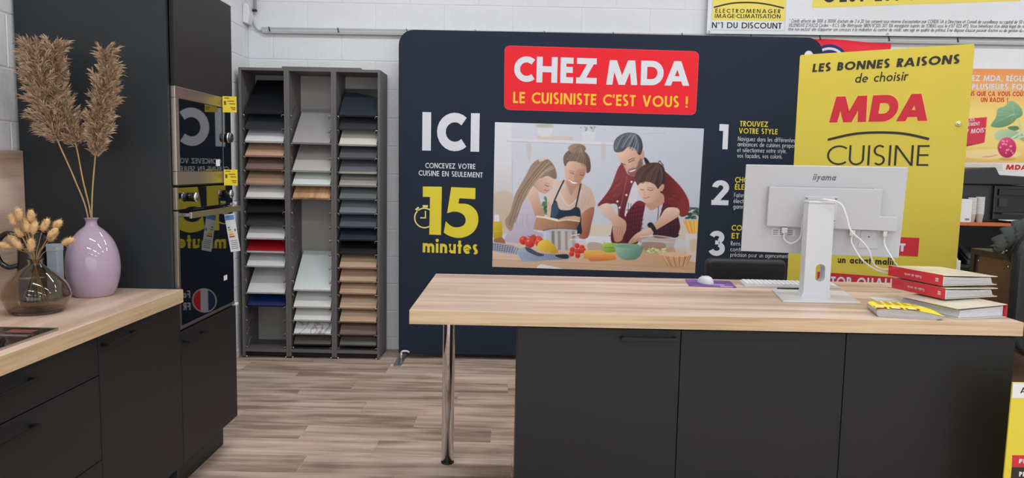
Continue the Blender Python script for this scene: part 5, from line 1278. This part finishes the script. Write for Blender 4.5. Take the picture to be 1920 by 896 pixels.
# monitor seen from behind
M_mon = mat('white monitor shell', rgb(192, 194, 198), .42, var=.01)
M_mon2 = mat('white stand metal', rgb(204, 206, 210), .35)
M_dark = mat('dark port', rgb(60, 60, 62), .5)
mo = thing('monitor', 'white desktop monitor seen from behind on its square stand', 'monitor', (1.283, 3.08, .9))
MB().prism([(1.103, 2.935), (1.418, 2.935), (1.475, 3.215), (1.162, 3.232)], .9, .908).build('stand_base', M_mon2, mo, .002)
# stand column with cable hole, tapering slightly
hole = _arc(1.287, 1.030, .020, .018, 0, 180, 10) + _arc(1.287, .992, .020, .018, 180, 360, 10)
def ycol(z): return 3.03 + (z - .9) * .02
outer = [(1.222, .908), (1.330, .908), (1.330, 1.30), (1.222, 1.30)]
mb = MB()
th = .05
ang_o = []
H_ = [(x, z) for x, z in hole]
n = len(H_)
# front and back faces as strips from the hole to the rectangle outline
def out_pt(x, z):
    cx_, cz_ = 1.287, 1.011; dx, dz = x - cx_, z - cz_
    ts = []
    for lim, cc, dd in ((1.222, cx_, dx), (1.330, cx_, dx)):
        if abs(dd) > 1e-9 and (lim - cc) / dd > 0: ts.append((lim - cc) / dd)
    for lim, cc, dd in ((.955, cz_, dz), (1.067, cz_, dz)):
        if abs(dd) > 1e-9 and (lim - cc) / dd > 0: ts.append((lim - cc) / dd)
    t = min(ts); return (cx_ + dx * t, cz_ + dz * t)
angs = sorted([math.atan2(z - 1.011, x - 1.287) for x, z in H_] + [math.atan2(z - 1.011, x - 1.287) for x in (1.222, 1.330) for z in (.955, 1.067)])
def hole_pt(a):
    dx, dz = math.cos(a), math.sin(a); best = None
    for i in range(n):
        (xa, za), (xb, zb) = H_[i], H_[(i + 1) % n]
        ex, ez = xb - xa, zb - za; den = dx * ez - dz * ex
        if abs(den) < 1e-12: continue
        t = ((xa - 1.287) * ez - (za - 1.011) * ex) / den; s = ((xa - 1.287) * dz - (za - 1.011) * dx) / den
        if t > 0 and -1e-6 <= s <= 1 + 1e-6: best = t if best is None else min(best, t)
    return (1.287 + dx * (best or .018), 1.011 + dz * (best or .018))
hp = [hole_pt(a) for a in angs]; op = [out_pt(1.287 + math.cos(a), 1.011 + math.sin(a)) for a in angs]
for yy in (0, th):
    vs = [(x, 3.03 + yy, z) for x, z in hp] + [(x, 3.03 + yy, z) for x, z in op]
    k = len(hp); mb.add(vs, [(i, (i + 1) % k, k + (i + 1) % k, k + i) for i in range(k)])
k = len(hp)
mb.add([(x, 3.03, z) for x, z in hp] + [(x, 3.03 + th, z) for x, z in hp], [(i, (i + 1) % k, k + (i + 1) % k, k + i) for i in range(k)], True)
for x in (1.222, 1.330): mb.add([(x, 3.03, .955), (x, 3.03 + th, .955), (x, 3.03 + th, 1.067), (x, 3.03, 1.067)], [(0, 1, 2, 3)])
mb.prism([(1.214, .908), (1.336, .908), (1.330, .935), (1.330, .955), (1.222, .955), (1.222, .935)], 3.03, 3.03 + th, 'y')
mb.box(1.222, 1.330, 3.03, 3.03 + th, 1.067, 1.30)
mb.build('stand_column', M_mon2, mo)
MB().box(1.220, 1.332, 3.026, 3.085, 1.30, 1.309).build('column_cap', M_mon2, mo, .003)
# panel in its own turned and tilted frame
pc = Vector((1.322, 3.137, 1.264)); yaw = math.radians(-13.5); tilt = math.radians(7.5)
PM = Matrix.Translation(pc) @ Matrix.Rotation(yaw, 4, 'Z') @ Matrix.Rotation(tilt, 4, 'X')
def pan(mb): return mb.xform(PM)
hw, hh = .320, .1923
pan(MB().box(-hw, hw, .0, .012, -hh, hh)).build('panel_shell', M_mon, mo, .003)
pan(MB().box(-hw + .004, hw - .004, .0121, .014, -hh + .004, hh - .004)).build('screen', M_hobg, mo)
blk = pan(MB().prism([(-.222, -.07), (.295, -.073), (.295, -.012), (.226, -.010), (.226, .104), (-.222, .104)], -.028, 0, 'y')).build('rear_housing', M_mon, mo, .004, 3)
for i in range(58):
    x = -.195 + i * .0067
    pan(MB().box(x, x + .0024, -.0225, -.0205, .1036, .1055)).build('vent_slot', M_dark, blk)
pan(MB().box(-.075, .055, -.031, -.028, -.045, .068)).build('mount_plate', M_mon2, mo, .001)
for x in (-.068, .048):
    for z in (-.033, .061): pan(MB().cyl((x, -.031, z), (x, -.034, z), .0045, 10)).build('mount_screw', M_steel, mo)
pan(MB().box(-.045, .03, -.05, -.031, -.03, .03)).build('mount_neck', M_mon2, mo, .003)
SM = Sheet(PM @ Vector((0, 0, 0)), PM.to_3x3() @ Vector((1, 0, 0)), PM.to_3x3() @ Vector((0, 0, 1)))
M_grl = mat('grey logo print', rgb(104, 107, 112), .4)
SM.text('brand_lettering', 'iiyama', -.047, .132, .043, .132, .027, .19, M_grl, mo, d=.0006, shear=.22)
SM.polys('rating_label', [[(-.196, -.115), (-.10, -.115), (-.10, -.085), (-.196, -.085)]], mat('label paper', rgb(218, 218, 220), .6), mo, d=.0006)
SM.polys('label_print', [[(-.192 + (i % 3) * .03, -.111 + (i // 3) * .0085), (-.17 + (i % 3) * .03, -.111 + (i // 3) * .0085), (-.17 + (i % 3) * .03, -.107 + (i // 3) * .0085), (-.192 + (i % 3) * .03, -.107 + (i // 3) * .0085)] for i in range(9)], M_grey_ink, mo, d=.0009)
for x, w in ((-.146, .024), (.125, .022), (.252, .016)):
    pan(MB().box(x - w / 2, x + w / 2, -.026, -.008, -.098, -.0735)).build('cable_plug', M_mon2, mo, .002)
pan(MB().prism([(.155, -.155), (.235, -.155), (.225, -.078), (.165, -.078)], -.003, 0, 'y')).build('port_cover', M_mon, mo, .001)
pan(MB().cyl((.195, -.003, -.105), (.195, -.0045, -.105), .003, 10)).build('cover_screw', M_dark, mo)

# white cables
M_cab = mat('white cable', rgb(228, 228, 228), .45)
def cable(label, pts, r=.0035):
    o = MB().tube(spline(pts, 8), r, 8).build('cable', M_cab, None); tag(o, label, 'cable', 'white monitor cables'); return o
def pw(x, y, z): return tuple(PM @ Vector((x, y, z)))
cable('white cable looping from left port of the monitor up behind its stand', [pw(-.146, -.02, -.098), pw(-.145, -.022, -.125), pw(-.115, -.024, -.142), pw(-.08, -.024, -.11), pw(-.076, -.03, -.03), pw(-.05, -.04, .02), pw(-.01, -.067, .045)])
cable('white cable arching over the stand and down right of the monitor to the binders', [pw(-.02, -.052, .052), (1.281, 3.018, 1.317), (1.338, 3.0, 1.303), (1.36, 2.985, 1.253), (1.374, 2.98, 1.205), (1.393, 2.98, 1.18), (1.432, 2.99, 1.151), (1.468, 3.0, 1.113), (1.494, 3.02, 1.069), (1.518, 3.04, 1.045), (1.559, 3.07, 1.028), (1.611, 3.115, 1.02), (1.675, 3.16, 1.021), (1.732, 3.20, 1.004), (1.774, 3.24, .975), (1.80, 3.30, .93), (1.80, 3.36, .9045)])
cable('white cable hanging from the middle port of the monitor', [pw(.125, -.02, -.098), pw(.126, -.024, -.13), (1.459, 3.05, 1.076), (1.499, 3.07, 1.047), (1.55, 3.1, 1.021), (1.61, 3.14, 1.001), (1.671, 3.18, .984), (1.739, 3.25, .955), (1.76, 3.33, .915), (1.76, 3.39, .9045)])
cable('white cable hanging from the far right port of the monitor', [pw(.252, -.02, -.098), pw(.256, -.022, -.135), (1.582, 3.03, 1.079), (1.633, 3.08, 1.039), (1.692, 3.15, 1.005), (1.758, 3.23, .968), (1.80, 3.30, .91), (1.83, 3.36, .9045)])

# keyboard, mouse, pad, pen
kb = thing('keyboard', 'flat white keyboard lying behind the monitor stand', 'keyboard', (1.29, 3.38, .9), (0, 0, math.radians(-2)))
MB().prism([(-.055, 0), (.055, 0), (.055, .014), (.045, .016), (-.052, .009)], -.215, .215, 'x').build('case', M_mon2, kb, .002, world=False)
key = bpy.data.meshes.new('key'); kmb = MB().box(-.0082, .0082, -.0075, .0075, 0, .003); key.from_pydata(kmb.v, [], kmb.f); key.materials.append(M_paper)
for r in range(5):
    for c_ in range(20):
        o = bpy.data.objects.new('key', key); COL.objects.link(o); o.parent = kb
        y = -.036 + r * .0185; o.location = (-.195 + c_ * .0205, y, .0098 + (y + .052) * .07); o.rotation_euler = (.07, 0, 0)
ms = thing('mouse', 'white computer mouse on the purple mouse pad', 'mouse', (.903, 3.375, .9035), (0, 0, math.radians(18)))
vs = []; fs = []; nu, nv = 20, 8
for j in range(nv + 1):
    th_ = j / nv * PI / 2
    for i in range(nu):
        ph = 2 * PI * i / nu
        x = .031 * math.cos(ph) * math.cos(th_) ** .6; y = .052 * math.sin(ph) * math.cos(th_) ** .6
        vs.append((x, y, .037 * math.sin(th_) * (1 - .25 * max(0, y / .052))))
for j in range(nv):
    for i in range(nu): fs.append((j * nu + i, j * nu + (i + 1) % nu, (j + 1) * nu + (i + 1) % nu, (j + 1) * nu + i))
fs.append(tuple(range(nu - 1, -1, -1)))
MB().add(vs, fs, True).build('shell', M_mon2, ms, world=False)
MB().cyl((-.003, .03, .029), (.003, .03, .029), .007, 14).build('scroll_wheel', M_dark, ms, world=False)
pd = thing('mouse_pad', 'purple mouse pad under the white mouse', 'mouse pad', (.93, 3.395, .9), (0, 0, math.radians(-8)))
MB().prism(rrect(-.105, .105, -.10, .10, .008), 0, .0032).build('pad', mat('purple pad', rgb(104, 70, 142), .7, var=.45, vscale=9), pd, world=False)
SP = Sheet((0, 0, .0032), (1, 0, 0), (0, 1, 0))
SP.polys('print', [[(.0, -.07), (.06, -.07), (.06, -.02), (.0, -.02)]], mat('lilac print', rgb(160, 120, 190), .7, var=.3, vscale=30), pd, d=.0003, world=False)
SP.polys('label_strip', [[(.035, -.096), (.09, -.096), (.09, -.085), (.035, -.085)]], M_paper, pd, d=.0004, world=False)
pn = MB().cyl((1.20, 3.27, .904), (1.30, 3.275, .904), .0036, 10).build('pen', M_blk, None)
tag(pn, 'black pen lying between keyboard and monitor stand', 'pen')

# ring binders, catalogue and loose sheets
M_bred = mat('red binder cover', rgb(206, 34, 48), .25, coat=.3); M_pages = mat('paper block', rgb(208, 210, 218), .8, var=.12, vscale=30, stretch=(.3, .3, 8)); M_card = mat('grey board', rgb(196, 190, 174), .7)
M_bcov = mat('printed binder cover', rgb(208, 202, 180), .35, var=.12, vscale=6)
def binder(label, x, y, z, yaw, w, h, d, rake, lettering_=True, spine_mat=None):
    """lies flat: spine along local x (width w), pages go back along local y; rake lowers the open side"""
    t = thing('ring_binder', label, 'binder', (x, y, z), (0, 0, yaw), group='ring binders on the desk')
    t.rotation_euler = Euler((rake, 0, yaw))
    sm = spine_mat or M_bred
    MB().box(0, w, 0, .003, 0, h).build('spine', sm, t, .0008, world=False)
    MB().box(0, w, .003, d, 0, .003).build('bottom_cover', M_card, t, .0008, world=False)
    MB().prism([(.003, h - .003), (d, h - .012), (d, h - .009), (.003, h)], 0, w, 'x').build('top_cover', M_bcov, t, .0008, world=False)
    MB().prism([(.006, .0035), (d - .02, .0035), (d - .026, h * .62), (.02, h * .8), (.006, h * .86)], .012, w - .004, 'x').build('pages', M_pages, t, .001, world=False)
    for k in range(4):
        zz = .008 + k * h * .16
        MB().box(w - .004, w - .001, .012, d - .02 - k * .004, zz, zz + .0015).build('divider', M_card, t, world=False)
    S = Sheet((0, 0, 0), (1, 0, 0))
    if lettering_:
        S2 = Sheet((w, 0, h), (-1, 0, 0), (0, 0, -1))
        S2.text('lettering', 'Guide de vente', w * .36, h * .42, w * .68, h * .42, h * .26, .12, INK['white'], t, d=.0006, world=False)
        S2.polys('emblem', [[(w * .07 + q * .005, h * .34 + r * .008), (w * .07 + q * .005 + .0035, h * .34 + r * .008), (w * .07 + q * .005 + .0035, h * .34 + r * .008 + .006), (w * .07 + q * .005, h * .34 + r * .008 + .006)] for q in range(3) for r in range(2)], INK['white'], t, d=.0006, world=False)
    return t
yawb = math.atan2(2.80 - 3.085, 1.655 - 1.615)
yawb = math.radians(-78)
binder('bottom binder of the stack, its red spine at the right end', 1.86, 2.712, .9, math.radians(106), .285, .05, .235, 0.0, False)
binder('middle red ring binder, spine reading Guide de vente, under the top one', 1.598, 3.05, .951, math.radians(-76), .275, .043, .25, 0.02)
binder('topmost red ring binder, spine reading Guide de vente, on the stack', 1.592, 3.075, 1.0, math.radians(-76), .285, .043, .26, 0.0)
pp = MB().prism([(1.50, 2.93), (1.60, 2.90), (1.64, 3.05), (1.53, 3.09)], .9, .9025).build('loose_sheets', M_paper, None)
tag(pp, 'few loose white sheets sticking out beneath the red binders', 'paper')
ct = thing('catalogue', 'thick yellow catalogue with curling pages lying in front of the binders', 'catalogue', (1.47, 2.73, .9))
prof = [(-.105, .0), (-.112, .012), (-.102, .028), (-.04, .031), (.04, .028), (.115, .014)]
up = spline(prof, 5); lo = [(.085, .0), (.0, .0)]
pts = up + lo
R_ = Matrix.Translation((1.475, 2.70, .9)) @ Matrix.Rotation(math.radians(-14), 4, 'Z')
MB().prism(pts, -.055, .11, 'y').xform(R_).build('pages', mat('catalogue pages', rgb(176, 172, 168), .7, var=.2, vscale=40, stretch=(.2, .2, 10)), ct, .001)
cv = MB(); cvp = [(x, z + .0012) for x, z in up[8:]]
vs = []; fs = []
for i, (x, z) in enumerate(cvp): vs += [(x, -.056, z), (x, .111, z)]
for i in range(len(cvp) - 1): fs.append((2 * i, 2 * i + 2, 2 * i + 3, 2 * i + 1))
cvo = MB().add(vs, fs, True).xform(R_).build('cover', M_tagY, ct)
SC = Sheet(R_ @ Vector((0, .038, .0325)), R_.to_3x3() @ Vector((1, 0, 0)), R_.to_3x3() @ Vector((0, 1, 0)))
SC.polys('cover_print', [[(-.12 + i * .055, -.09), (-.075 + i * .055, -.09), (-.075 + i * .055, -.06), (-.12 + i * .055, -.06)] for i in range(3)], mat('catalogue maroon print', rgb(120, 30, 40), .5), ct, d=.0012)
SC.polys('cover_print', [[(-.115 + i * .055, -.086), (-.085 + i * .055, -.086), (-.085 + i * .055, -.066), (-.115 + i * .055, -.066)] for i in range(3)], M_paper, ct, d=.0016)
SC.polys('cover_print', [[(-.09 + i * .03, .0 + j * .025), (-.068 + i * .03, .0 + j * .025), (-.068 + i * .03, .008 + j * .025), (-.09 + i * .03, .008 + j * .025)] for i in range(5) for j in range(3)], mat('brown print ink', rgb(120, 92, 20), .6), ct, d=.0014)

# office chair behind the desk
M_lea = mat('black leather', rgb(26, 28, 32), .42, var=.06, vscale=20, bump=.12, bscale=180)
ch = thing('office_chair', 'black leather office chair pushed behind the desk', 'chair', (1.30, 4.1, 0))
MB().prism(rrect(1.075, 1.515, .56, .945, .03), 4.0, 4.07, 'y').build('backrest', M_lea, ch, .022, 4)
MB().prism(rrect(1.06, 1.53, 4.06, 4.52, .05), .43, .52).build('seat', M_lea, ch, .025, 4)
MB().box(1.25, 1.34, 4.06, 4.09, .45, .70).build('back_bracket', M_blk, ch, .005)
MB().cyl((1.295, 4.28, .10), (1.295, 4.28, .44), .025).build('gas_lift', M_chrome, ch)
for k in range(5):
    a = k * 2 * PI / 5 + .3
    e_ = (1.295 + .29 * math.cos(a), 4.28 + .29 * math.sin(a), .075)
    MB().tube([(1.295, 4.28, .11), e_], [.024, .016], 8).build('base_arm', M_blk, ch)
    MB().cyl((e_[0], e_[1] - .012, .027), (e_[0], e_[1] + .012, .027), .027, 16).build('caster', M_blk, ch)
for x in (1.03, 1.535): MB().tube(spline([(x, 4.14, .48), (x, 4.12, .62), (x, 4.16, .68), (x, 4.38, .68)], 5), .016, 8).build('armrest', M_blk, ch)

# ================================================================== RIGHT BACKGROUND
M_shop = wood('orange beech top', rgb(166, 84, 46), rgb(190, 104, 60), rgb(204, 124, 78), axis=0, knots=.2)
M_bshelf = mat('black shelf laminate', rgb(24, 25, 28), .5, var=.04)
sh_ = thing('printer_shelf', 'black shelf unit with orange wooden top carrying the printer', 'shelf unit', (3.6, 5.3, 0))
MB().box(3.03, 4.2, 5.0, 5.56, 1.09, 1.112).build('top_board', M_shop, sh_, .002)
for x in (3.05, 4.16): MB().box(x, x + .02, 5.02, 5.55, 0, 1.09).build('side_panel', M_bshelf, sh_, .001)
MB().box(3.07, 4.16, 5.53, 5.55, 0, 1.09).build('back_panel', M_bshelf, sh_)
for z in (.06, .42, .80): MB().box(3.07, 4.16, 5.03, 5.53, z, z + .018).build('shelf', M_bshelf, sh_)

M_prt = mat('black printer plastic', rgb(42, 44, 48), .4, var=.04, vscale=5); M_prt2 = mat('glossy printer plastic', rgb(28, 29, 32), .15)
pr = thing('printer', 'large black office printer standing on the orange shelf top', 'printer', (3.42, 5.25, 1.112))
MB().prism([(3.15, 1.113), (3.15, 1.20), (3.105, 1.245), (3.105, 1.37), (3.60, 1.37), (3.60, 1.113)], 5.11, 5.48, 'y').build('body', M_prt, pr, .006, 3)
MB().prism([(3.105, 1.372), (3.105, 1.455), (3.125, 1.478), (3.33, 1.492), (3.36, 1.44), (3.60, 1.43), (3.60, 1.372)], 5.09, 5.47, 'y').build('scanner_lid', M_prt, pr, .008, 3)
MB().box(3.33, 3.60, 5.085, 5.109, 1.13, 1.365).build('front_bezel', M_prt2, pr, .004)
MB().box(3.355, 3.60, 5.07, 5.085, 1.30, 1.345).build('control_strip', M_prt2, pr, .003)
MB().box(3.36, 3.60, 5.03, 5.085, 1.17, 1.182).build('paper_tray', M_prt, pr, .003)
MB().box(3.37, 3.60, 5.0, 5.08, 1.128, 1.134).build('paper', M_paper, pr)
MB().box(3.36, 3.42, 5.075, 5.085, 1.22, 1.28).build('card_slot', M_prt, pr, .002)
MB().lathe([(.008, 0), (.012, 0), (.012, .003), (.008, .003)], n=16, closed=True).xform(Matrix.Translation((3.265, 5.11, 1.185)) @ Matrix.Rotation(PI / 2, 4, 'X')).build('button_ring', M_chrome, pr)
MB().box(3.17, 3.30, 5.1, 5.107, 1.40, 1.404).build('lid_seam', M_prt2, pr)

bxw = thing('paper_carton', 'white carton box beside the paper cups on the orange shelf', 'box', (3.09, 5.05, 1.112))
MB().box(3.032, 3.142, 5.02, 5.10, 1.1125, 1.27).build('carton', M_paper, bxw, .002)
Sheet((0, 5.02, 0), (1, 0, 0)).polys('barcode', [[(3.10 + i * .005, 1.125), (3.1025 + i * .005, 1.125), (3.1025 + i * .005, 1.14), (3.10 + i * .005, 1.14)] for i in range(6)], M_ink, bxw, d=.0012)
bxg = MB().box(3.03, 3.10, 5.12, 5.22, 1.1125, 1.33).build('grey_carton', mat('grey carton', rgb(200, 202, 204), .7), None, .002)
tag(bxg, 'pale grey box behind the white carton beside the printer', 'box')
cup = None
for s_, (x, y, n_) in enumerate(((3.158, 5.045, 11), (3.212, 5.045, 14))):
    for k in range(n_):
        if cup is None:
            mb = MB().lathe([(0, 0), (.0185, 0), (.0255, .058), (.0272, .059), (.0272, .062), (.0252, .062), (.018, .003), (0, .003)][::-1], 0, 0, 0, 20)
            cup = mb.build('paper_cup', M_paper, None, base=False); o = cup
        else:
            o = cup.copy(); COL.objects.link(o)
        o.location = (x, y, 1.1125 + k * (.0106 if s_ == 0 else .0086)); o.rotation_euler = (0, 0, k)
        lab = 'white paper cup nested in the %s stack beside the printer, %s from the bottom' % (['left shorter', 'right taller'][s_], ords[k].replace('topmost', 'first'))
        tag(o, lab, 'cup', 'stacked white paper cups')

# brown steel cabinet at the right end of the desk
M_bst = mat('brown lacquered steel', rgb(112, 90, 78), .28, metal=.6, var=.25, vscale=4)
M_bfr = mat('black steel frame', rgb(34, 32, 32), .4)
cb = thing('brown_cabinet', 'brown metal cabinet with black frame at the right end of the desk', 'cabinet', (2.5, 3.75, 0))
cx0, cx1, cy0, cy1, ct_ = 2.35, 2.92, 3.40, 3.735, 1.06
MB().box(cx0, cx1, cy0, cy1, ct_ - .03, ct_).build('top_board', M_bfr, cb, .002)
MB().box(cx0 + .012, cx1 - .012, cy0 + .01, cy1 - .01, .04, ct_ - .03).build('carcass', M_bst, cb)
for x in (cx0, cx1 - .02): [MB().box(x, x + .02, y, y + .03, 0, ct_ - .03).build('post', M_bfr, cb, .001) for y in (cy0, cy1 - .03)]
for y in (cy0 + .06, cy1 - .05):
    for z in (ct_ - .06, .3): MB().cyl((cx0 + .012, y, z), (cx0 + .008, y, z), .005, 10).build('screw', M_chrome, cb)
MB().box(cx0, cx1, cy0, cy0 + .03, 0, .04).build('base_rail', M_bfr, cb)
ppr = MB().prism([(2.40, 3.43), (2.56, 3.41), (2.60, 3.60), (2.42, 3.64)], ct_, ct_ + .012).build('paper_pile', mat('cream paper', rgb(226, 222, 196), .8), None, .001)
tag(ppr, 'small pile of white and cream papers on the brown cabinet', 'paper')
# jacket hung over a black chair at the frame's right edge
jk = thing('jacket', 'dark grey-green jacket hanging over the black chair by brown cabinet', 'jacket', (2.4, 3.3, 0))
vs = []; fs = []
path = [(2.18, 1.10), (2.20, 1.14), (2.225, 1.178), (2.265, 1.21), (2.31, 1.24), (2.45, 1.27), (2.62, 1.2)]
low = [(2.19, 1.092), (2.225, 1.10), (2.262, 1.09), (2.28, 1.0), (2.36, .8), (2.5, .7), (2.6, .7)]
pu, pl_ = spline(path, 6), spline(low, 6); nn = len(pu); mm = 8
for i in range(nn):
    for j in range(mm + 1):
        t = j / mm; x = pu[i][0] * (1 - t) + pl_[i][0] * t; z = pu[i][1] * (1 - t) + pl_[i][1] * t
        vs.append((x, 3.32 - .03 * math.sin(PI * min(1, t * 1.2)) - .012 * math.sin(i * .9 + j * 1.3), z))
for i in range(nn - 1):
    for j in range(mm): k = i * (mm + 1) + j; fs.append((k, k + mm + 1, k + mm + 2, k + 1))
jo = MB().add(vs, fs, True).build('cloth', mat('grey-green cloth', rgb(58, 62, 58), .9, var=.15, vscale=12, bump=.2, bscale=60), jk)
md = jo.modifiers.new('thick', 'SOLIDIFY'); md.thickness = .02; md.offset = 1
MB().tube(spline([(2.205, 3.285, 1.112), (2.225, 3.28, 1.14), (2.26, 3.28, 1.165), (2.30, 3.285, 1.18)], 4), .006, 6).build('seam_fold', mat('grey-green cloth', rgb(58, 62, 58), .9), jk)
bc = thing('black_chair', 'black upholstered chair at the right edge, under the grey jacket', 'chair', (2.46, 3.05, 0))
MB().prism(rrect(2.225, 2.70, .62, 1.19, .12, 8), 3.20, 3.26, 'y').build('backrest', M_lea, bc, .02, 3)
MB().prism(rrect(2.21, 2.68, 2.78, 3.20, .06), .42, .50).build('seat', M_lea, bc, .02, 3)
MB().cyl((2.445, 3.0, .08), (2.445, 3.0, .42), .025).build('gas_lift', M_blk, bc)
MB().box(2.405, 2.485, 3.18, 3.21, .44, .7).build('back_bracket', M_blk, bc, .004)
for k in range(5):
    a = k * 2 * PI / 5
    e_ = (2.445 + .27 * math.cos(a), 3.0 + .27 * math.sin(a), .065)
    MB().tube([(2.445, 3.0, .1), e_], [.022, .015], 8).build('base_arm', M_blk, bc)
    MB().cyl((e_[0], e_[1] - .012, .026), (e_[0], e_[1] + .012, .026), .026, 14).build('caster', M_blk, bc)
# items low behind the brown cabinet
o = thing('white_box', 'white folded carton standing right of the yellow board', 'box', (2.80, 4.62, .42))
o.location = (2.80, 4.62, 0)
OFF[o.name] = Vector(o.location)
MB().box(2.765, 2.818, 4.60, 4.70, .0, .91).build('carton', M_paper, o, .003); MB().box(2.818, 2.836, 4.60, 4.64, .80, .895).build('flap', M_paper, o, .001)
o = MB().box(3.125, 3.19, 5.06, 5.2, .4381, .755).build('orange_box', mat('orange plastic', rgb(196, 84, 48), .4), None, .004); tag(o, 'orange-red box standing on the lower black shelf right of the yellow board', 'box')
o.location.z = .4381
ph = thing('desk_phone', 'grey and black telephone on the black shelf below printer', 'telephone', (3.2, 5.1, .8181))
MB().prism([(5.04, .8182), (5.20, .8182), (5.20, .93), (5.04, .845)], 3.15, 3.29, 'x').build('base', M_prt, ph, .004)
MB().prism([(5.05, .85), (5.19, .925), (5.19, .95), (5.05, .875)], 3.16, 3.20, 'x').build('handset', M_dark, ph, .01)
MB().prism([(5.06, .8556), (5.12, .8875), (5.12, .891), (5.06, .859)], 3.21, 3.27, 'x').build('display', M_grey_ink, ph)

# yellow price stand at the lower right corner
sg = thing('yellow_price_sign', 'yellow and white price sign at the lower right, against desk end', 'sign board', (1.95, 2.45, 0))
SG = Sheet((1.7556, 2.45, 0), (1, 0, 0))
MB().prism([(1.716, .02), (2.25, .02), (2.25, .7252), (1.7205, .7252)], 2.45, 2.456, 'y').build('panel', mat('price sign yellow', rgb(226, 206, 60), .5), sg, .0008)
MB().box(1.80, 2.2, 2.43, 2.50, 0, .02).build('base', M_alu, sg, .002)
SG.polys('white_header', [[(-.0341, .6709), (.49, .6709), (.49, .7235), (-.0345, .7235)]], M_paper, sg, d=.0006)
SG.polys('red_label', [[(-.0132, .4273), (.40, .4273), (.40, .4692), (-.015, .4692)]], INK['red'], sg, d=.0006)
SG.polys('black_label', [[(-.0136, .30), (.40, .30), (.40, .4268), (-.0132, .4268)]], M_ink, sg, d=.0006)
lettering(SG, TXT_SIGN, sg, .001)
